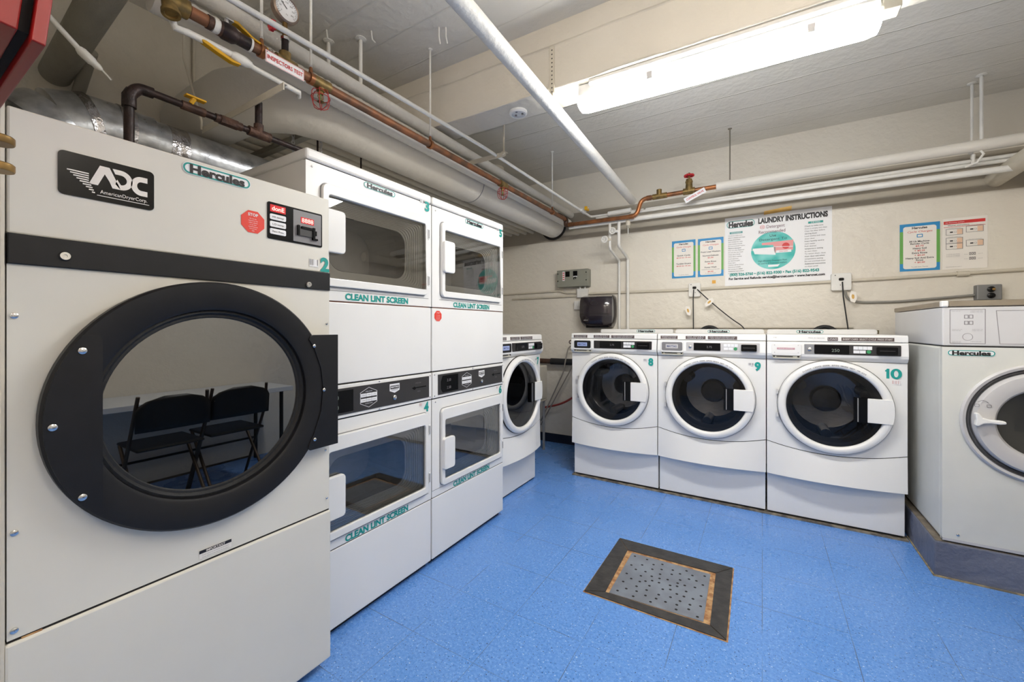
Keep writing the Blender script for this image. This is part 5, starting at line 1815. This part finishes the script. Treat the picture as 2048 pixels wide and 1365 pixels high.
charges(-.724, 1.706, .203, .348, [(.60, 'Quick Cycle', INK, .034, .56), (.54, '$0.25 for 10 min', REDI, .028, .60), (.38, 'Tumbler Dryers', INK, .034, .62), (.32, '$0.25 for 10 min', REDI, .028, .60)],
        'narrower blue and green price notice, left of the paired price notices')
charges(-.501, 1.706, .208, .346, [(.645, 'Front Load Washers', INK, .036, .76), (.545, 'Normal-Delicate', INK, .034, .62), (.49, '$2.50', REDI, .03, .22), (.39, 'Extra Rinse', INK, .034, .44), (.335, '$0.25', REDI, .03, .22), (.24, 'Power Wash', INK, .034, .46), (.185, 'includes heavy soil and extra rinse cycles', INKG, .016, .70), (.13, '$0.50', REDI, .03, .22)],
        'blue and green price notice touching the laundry instructions poster')
charges(.872, 1.660, .215, .348, [(.62, '30 Lb Machine-', INK, .034, .52), (.572, 'Regular Cycle', INK, .032, .46), (.522, '$3.75', REDI, .03, .20), (.472, 'Heavy Soil', INK, .034, .34), (.424, '+ $0.25', REDI, .03, .26), (.376, 'Extra Rinse', INK, .034, .38), (.328, '+ $0.25', REDI, .03, .26), (.27, 'Heavy Soil And Extra', INK, .034, .70), (.225, 'Rinse', INK, .032, .18), (.178, '+ $0.50', REDI, .03, .26)],
        'blue and green price notice alone on the wall, left of the red headed notice')

# big poster
t = on_wall('instruction_poster', 'large white laundry instructions poster with a teal disc, taped on the back wall', 'poster', -.282, 1.610, .003)
w, h = .754, .600
mb = MB(); mb.box(0, w, 0, .003, 0, h, PAPER); mb.build('sheet', t)
mb = MB()
y = -.0008
mb.sheet(circ(w * .475, h * .475, .158, 64), y, TEALP)
y -= .0006
mb.sheet([(w * .30, h * .44), (w * .50, h * .41), (w * .50, h * .52), (w * .28, h * .52)], y, PAPER)
mb.sheet([(w * .37, h * .59), (w * .665, h * .60), (w * .66, h * .46), (w * .49, h * .44), (w * .48, h * .55), (w * .37, h * .56)][::-1], y, REDL)
mb.sheet([(w * .43, h * .245), (w * .52, h * .245), (w * .54, h * .275), (w * .43, h * .275)], y, PAPER)
mb.sheet(circ(w * .595, h * .525, .026, 24), y - .0004, REDI)
mb.sheet([(w * .505, h * .435), (w * .645, h * .435), (w * .645, h * .47), (w * .505, h * .47)], y - .0004, PAPER)
mb.sheet([(w * .48, h * .52), (w * .66, h * .505), (w * .66, h * .513), (w * .48, h * .527)], y - .0005, PAPER)
mb.build('teal_disc', t)
mb = MB()
y = -.003
mb.frame(rrect(w * .02, w * .30, h * .845, h * .945, .028), rrect(w * .026, w * .294, h * .853, h * .937, .024), y, y + .0003, TEAL)
mb.text('Hercules', w * .162, h * .895, h * .078, INK, y - .0004, w=w * .245, bold=.055)
mb.text('LAUNDRY INSTRUCTIONS', w * .650, h * .905, h * .068, INK, y, w=w * .63, bold=.055)
mb.frame([(w * (.375 + .024 * math.cos(a)), h * .815 + .016 * math.sin(a)) for a in [2 * PI * k / 20 for k in range(20)]], [(w * (.375 + .021 * math.cos(a)), h * .815 + .013 * math.sin(a)) for a in [2 * PI * k / 20 for k in range(20)]], y, y + .0003, REDL)
mb.text('HE', w * .375, h * .815, h * .028, REDL, y)
mb.text('Detergent', w * .500, h * .815, h * .045, mat('plum ink', (120, 84, 96), .5), y, w=w * .17)
mb.text('Recommended', w * .465, h * .745, h * .045, mat('plum ink', (120, 84, 96), .5), y, w=w * .25)
mb.text('Use', w * .475, h * .685, h * .035, INK, y)
mb.text('Detergent To', w * .475, h * .635, h * .035, mat('dark teal ink', (20, 90, 92), .5), y, w=w * .26)
mb.text('HE Detergent', w * .335, h * .50, h * .028, PAPER, y, w=w * .14)
mb.text('High Efficiency Detergent Must', w * .47, h * .335, h * .022, mat('dark teal ink', (20, 90, 92), .5), y, w=w * .27)
mb.text('be used in all front load washers', w * .47, h * .30, h * .022, mat('dark teal ink', (20, 90, 92), .5), y, w=w * .27)
mb.text('LESS SUDS', w * .575, h * .452, h * .015, REDI, y)
for xx in (.115, .86):
    zz = .775 if xx < .5 else .81
    mb.sheet([(w * (xx - .065), h * (zz - .014)), (w * (xx + .065), h * (zz - .014)), (w * (xx + .065), h * (zz + .014)), (w * (xx - .065), h * (zz + .014))], y + .0004, TEAL if xx > .5 else mat('grey teal ink', (70, 150, 150), .5))
    mb.text('WASHERS' if xx < .5 else 'DRYERS', w * xx, h * zz, h * .02, PAPER, y)
L = ['Check to make sure', 'drum is empty and clean', 'Empty all pockets', 'Sort clothes by color', 'Load clothes loosely', 'Do not overload washer', 'Measure detergent', 'Pour it in the dispenser', 'Do not use too much', 'Close door firmly', 'Select fabric setting', 'Insert payment', 'for desired cycle', 'Press start', 'Clothes will be locked', 'Remove promptly', 'Do not put in rubber', 'Additional instructions', 'on control panel']
for k, s_ in enumerate(L):
    mb.text(s_, w * .035, h * (.735 - k * .0305), h * .015, INK if k in (1, 2, 6, 16, 17) else INKG, y, al='l')
Rr = ['Check to make sure', 'drum is empty and clean', 'Clean lint filter before', 'starting dryer', 'Load clothes and close', 'dryer door', 'Insert laundry card in', 'card reader', 'Push desired', 'temperature setting', 'to start dryer', 'To restart dryer, close', 'dryer door and select', 'temperature setting', 'Do not overload dryer', 'Additional instructions', 'on dryer panel']
z_ = .765
for k, s_ in enumerate(Rr):
    mb.text(s_, w * .765, h * z_, h * .017, INKG if k % 3 else INK, y, al='l')
    z_ -= .034 if s_[0].islower() is False and k % 2 == 0 else .034
mb.text('(800) 526-5760 • (516) 822-9300 • Fax (516) 822-9543', w * .47, h * .165, h * .036, TEAL, y, w=w * .84, bold=.045)
mb.text('For Service and Refunds: service@hercnet.com • www.hercnet.com', w * .49, h * .105, h * .030, INK, y, w=w * .90, bold=.045)
mb.build('lettering', t)
o = MB(); o.add([(0.292, -.0055, .592), (.487, -.0055, .604), (.490, -.0055, .640), (.296, -.0055, .622), (0.292, -.003, .592), (.487, -.003, .604), (.490, -.003, .640), (.296, -.003, .622)], [(0, 1, 2, 3), (4, 7, 6, 5), (0, 4, 5, 1), (1, 5, 6, 2), (2, 6, 7, 3), (3, 7, 4, 0)], TAPE)
tp = on_wall('masking_tape', 'strip of yellow masking tape over the top edge of the poster', 'tape', -.282, 1.610, .003)
o.build('strip', tp)
# red headed notice
t = on_wall('washer_notice', 'cream notice with a red header and small diagrams, rightmost sheet on the back wall', 'notice', 1.099, 1.658, .003)
w, h = .224, .362
mb = MB(); mb.box(0, w, 0, .003, 0, h, PAPERW); mb.build('sheet', t)
mb = MB(); y = -.001
def sh(a, b, c, d, m, yy=y): mb.sheet([(w * a, h * b), (w * c, h * b), (w * c, h * d), (w * a, h * d)], yy, m)
sh(.03, .885, .95, .945, REDI); sh(.03, .825, .95, .832, REDI)
mb.text('HE Wascomat washers', w * .28, h * .914, h * .02, PAPER, -.002, w=w * .42)
mb.text('Washer instructions', w * .36, h * .858, h * .022, INK, -.002, w=w * .48)
for a, b in ((.08, .67), (.08, .50), (.08, .39), (.53, .70), (.53, .43)):
    mb.frame([(w * a, h * b), (w * (a + .38), h * b), (w * (a + .38), h * (b + .12)), (w * a, h * (b + .12))], [(w * (a + .01), h * (b + .006)), (w * (a + .37), h * (b + .006)), (w * (a + .37), h * (b + .114)), (w * (a + .01), h * (b + .114))], -.0015, -.001, INKG)
    sh(a + .25, b + .01, a + .37, b + .11, PEACH)
    sh(a + .09, b + .045, a + .16, b + .068, INK, -.0014)
    mb.frame(circ(w * (a + .21), h * (b + .057), .006, 14), circ(w * (a + .21), h * (b + .057), .005, 14), -.0016, -.0012, INKG)
    mb.text('Fill powder in compartment', w * (a + .20), h * (b + .135), h * .010, INKG, -.002, w=w * .28)
for k in range(4):
    mb.text('For cold water wash code press', w * .24, h * (.30 - k * .018), h * .009, INKG, -.002, w=w * .30)
for a, b in ((.60, .26), (.60, .17)):
    for k in range(3):
        mb.frame([(w * (a + k * .05), h * b), (w * (a + .04 + k * .05), h * b), (w * (a + .04 + k * .05), h * (b + .05)), (w * (a + k * .05), h * (b + .05))], [(w * (a + .01 + k * .05), h * (b + .012)), (w * (a + .03 + k * .05), h * (b + .012)), (w * (a + .03 + k * .05), h * (b + .038)), (w * (a + .01 + k * .05), h * (b + .038))], -.0015, -.001, INKG)
    mb.text('hot wash', w * .53, h * (b + .02), h * .01, INKG, -.002, w=w * .08); mb.text('heavy soil', w * .84, h * (b + .02), h * .01, INKG, -.002, w=w * .10)
mb.text('Electrolux laundry systems', w * .26, h * .05, h * .01, INKG, -.002, w=w * .36)
mb.build('print', t)
t = on_wall('sticky_square', 'tiny orange sticky square under the paired price notices', 'sticker', -.385, 1.640, .001)
mb = MB(); mb.box(0, .030, 0, .001, 0, .030, mat('orange sticky', (226, 168, 60), .5, var=.05)); mb.build('paper', t)

# things behind the washers
t = thing('utility_sink', 'cream laundry sink on thin legs half hidden behind washer 7', 'sink', (-2.15, 3.55, 0))
mb = MB()
rings = [[(x, y, z) for x, y in ((-.27, -.20), (.27, -.20), (.27, .22), (-.27, .22))] for z in (.50, .855)]
mb.box(-.27, .27, -.20, .22, .50, .52, TANP); mb.box(-.27, -.25, -.20, .22, .52, .86, TANP); mb.box(.25, .27, -.20, .22, .52, .86, TANP); mb.box(-.25, .25, -.20, -.18, .52, .86, TANP); mb.box(-.25, .25, .20, .22, .52, .86, TANP)
mb.build('basin', t, bevel=.008)
for x in (-.24, .245):
    for y in (-.17, .19):
        mb = MB(); mb.tube([(x, y, 0), (x, y, .50)], .013, GREYP, 8); mb.build('leg', t)
pipe('black_insulated_pipe', 'black foam covered pipe low on the wall between washers 7 and 8', [(-1.93, 3.96, .885), (-1.36, 3.98, .885)], .034, RUBBER, seg=18)
pipe('brown_pipe_end', 'rusty brown pipe end left of the black foam pipe', [(-2.12, 3.955, .885), (-1.93, 3.96, .885)], .027, RUSTI)
mb = MB(); mb.tube([(-1.62, 3.93, 1.07), (-1.71, 3.92, 1.05), (-1.735, 3.92, .95), (-1.76, 3.90, .78), (-2.02, 3.90, .25)], .007, mat('grey hose', (140, 134, 126), .5), 8, bend=.05)
tag(mb.build('grey_hose'), 'thin grey hose dropping from the brass tap behind washer 8', 'hose')
mb = MB(); mb.tube([(-1.58, 3.93, .98), (-1.65, 3.92, .95), (-1.66, 3.92, .86), (-2.03, 3.92, .20)], .0065, mat('grey hose', (140, 134, 126), .5), 8, bend=.05)
tag(mb.build('grey_hose'), 'second grey hose falling behind the black foam pipe', 'hose')
mb = MB(); mb.tube([(-1.40, 3.92, .70), (-1.62, 3.95, .555), (-1.80, 3.95, .44), (-2.02, 3.95, .38)], .011, mat('red hose', (158, 60, 52), .45, var=.1), 10, bend=.1)
tag(mb.build('red_hose'), 'red rubber hose on the wall left of washer 8', 'hose')
t = thing('brass_tap', 'brass hose tap on the wall beside the top of washer 8', 'tap', (-1.62, 4.0, 1.075))
mb = MB(); mb.tube([(-.02, .045, .01), (-.02, -.06, .01)], .012, BRASS, 10); mb.tube([(-.02, -.05, .01), (.06, -.06, .0)], .013, BRASS, 10); mb.build('body', t)
mb = MB(); mb.tube([(-.075 + .016 * math.cos(2 * PI * k / 14), -.06, .02 + .016 * math.sin(2 * PI * k / 14)) for k in range(15)], .005, RUSTI, 6); mb.tube([(-.075, -.06, .02), (-.02, -.055, .01)], .005, BRASS, 6); mb.build('wheel', t)
for x, lab in ((-.40, 'black hose loop above the silver controlled washer, under the slanting cord'), (.42, 'black hose loop beside the cord that hangs next to the poster')):
    mb = MB(); mb.tube([(x + .085 * math.cos(a), wally(x, .055), 1.165 + .085 * math.sin(a)) for a in [2 * PI * k / 30 for k in range(31)]], .016, RUBBER, 12)
    tag(mb.build('coiled_hose'), lab, 'hose')
mb = MB(); mb.box(.59, .73, 3.96, 3.995, 1.18, 1.225, mat('olive strip', (110, 100, 70), .6)); tag(mb.build('wood_block'), 'olive brown block on the wall between washer 10 and the big washer', 'block')
pipe('supply_line', 'thin cream supply line along the wall just above the washers', [(-1.20, wally(-1.2, .02), 1.236), (-.60, wally(-.6, .02), 1.245), (.60, wally(.6, .02), 1.245)], .006, TANP)

# ------------------------------------------------------------------ table and chairs opposite the dryers (seen in the big round glass)
t = thing('folding_table', 'long pale laminate table against the right wall, reflected in the round dryer window', 'table', (1.225, 1.35, 0))
mb = MB(); mb.box(-.27, .275, -.80, .80, .675, .715, LAMINATE); mb.build('table_top', t, bevel=.004)
for x in (-.22, .22):
    for y in (-.72, .72):
        mb = MB(); mb.tube([(x, y, 0), (x, y, .675)], .016, CHAIRB, 10); mb.build('leg', t)
mb = MB(); mb.tube([(.22, -.72, .2), (.22, .72, .2)], .010, CHAIRB, 8); mb.build('stretcher', t)


def folding_chair(x, y, label):
    t = thing('folding_chair', label, 'chair', (x, y, 0), 0, 'folding chairs at the table')
    # back at -x, seat toward +x
    for s_ in (-1, 1):
        mb = MB()
        mb.tube([(.33, s_ * .20, .0), (.02, s_ * .205, .60), (-.03, s_ * .19, .80)], .011, CHAIRF, 10); mb.build('leg', t)
        mb = MB()
        mb.tube([(-.06, s_ * .19, .0), (.32, s_ * .185, .44)], .011, CHAIRF, 10); mb.build('leg', t)
    mb = MB()
    rings = []
    for u in range(9):
        a = u / 8
        z = .57 + .225 * a
        hw = .205 if a < .6 else .205 * math.sqrt(max(0.02, 1 - ((a - .6) / .42) ** 2))
        rings.append([(-.02 - .02 * a - .012 * (1 - (yy / .21) ** 2), yy, z) for yy in [hw * (-1 + 2 * k / 10) for k in range(11)]])
    mb.add([p for rr in rings for p in rr], [(i * 11 + k, i * 11 + k + 1, (i + 1) * 11 + k + 1, (i + 1) * 11 + k) for i in range(8) for k in range(10)], CHAIRB, True)
    bk = mb.build('backrest', t)
    so = bk.modifiers.new('thick', 'SOLIDIFY'); so.thickness = .012
    mb = MB(); mb.box(-.0, .37, -.19, .19, .435, .455, CHAIRB); mb.build('seat', t, bevel=.01)
    mb = MB(); mb.tube([(.24, -.19, .16), (.24, .19, .16)], .008, CHAIRF, 8); mb.tube([(.0, -.19, .08), (.0, .19, .08)], .008, CHAIRF, 8); mb.build('stretcher', t)


folding_chair(.71, 1.17, 'black folding chair at the table, farther from the washers')
folding_chair(.75, 1.60, 'black folding chair at the table, closer to the washers')
mb = MB(); mb.box(1.0, 1.35, .60, .86, .716, .86, LAMINATE)
tag(mb.build('storage_bin', bevel=.02), 'pale grey storage bin on the end of the folding table', 'bin')

# small fittings in the far corner
t = thing('corner_valve', 'small white painted valve with yellow handle on the thin conduit near the back wall', 'valve', (-1.415, 3.56, 2.322))
mb = MB(); mb.tube([(0, -.045, .003), (0, .045, -.003)], .018, WHITEP, 12); mb.tube([(.0, 0, 0), (.06, 0, .02)], .006, WHITEP, 8); mb.build('body', t)
mb = MB(); mb.box(.030, .055, -.03, .03, -.004, .030, YELLOW); mb.build('yellow_lever', t, bevel=.004)
t = thing('ceiling_dome', 'round cream dome on the ceiling partly hidden behind the thin conduit', 'dome', (-2.30, 3.42, CEIL))
mb = MB(); mb.lathe([(.10, 0), (.10, -.03), (.092, -.06), (.07, -.085), (.04, -.098), (.0005, -.102)], (0, 0, 0), (0, 0, 1), TANP, 32); mb.build('cap', t)
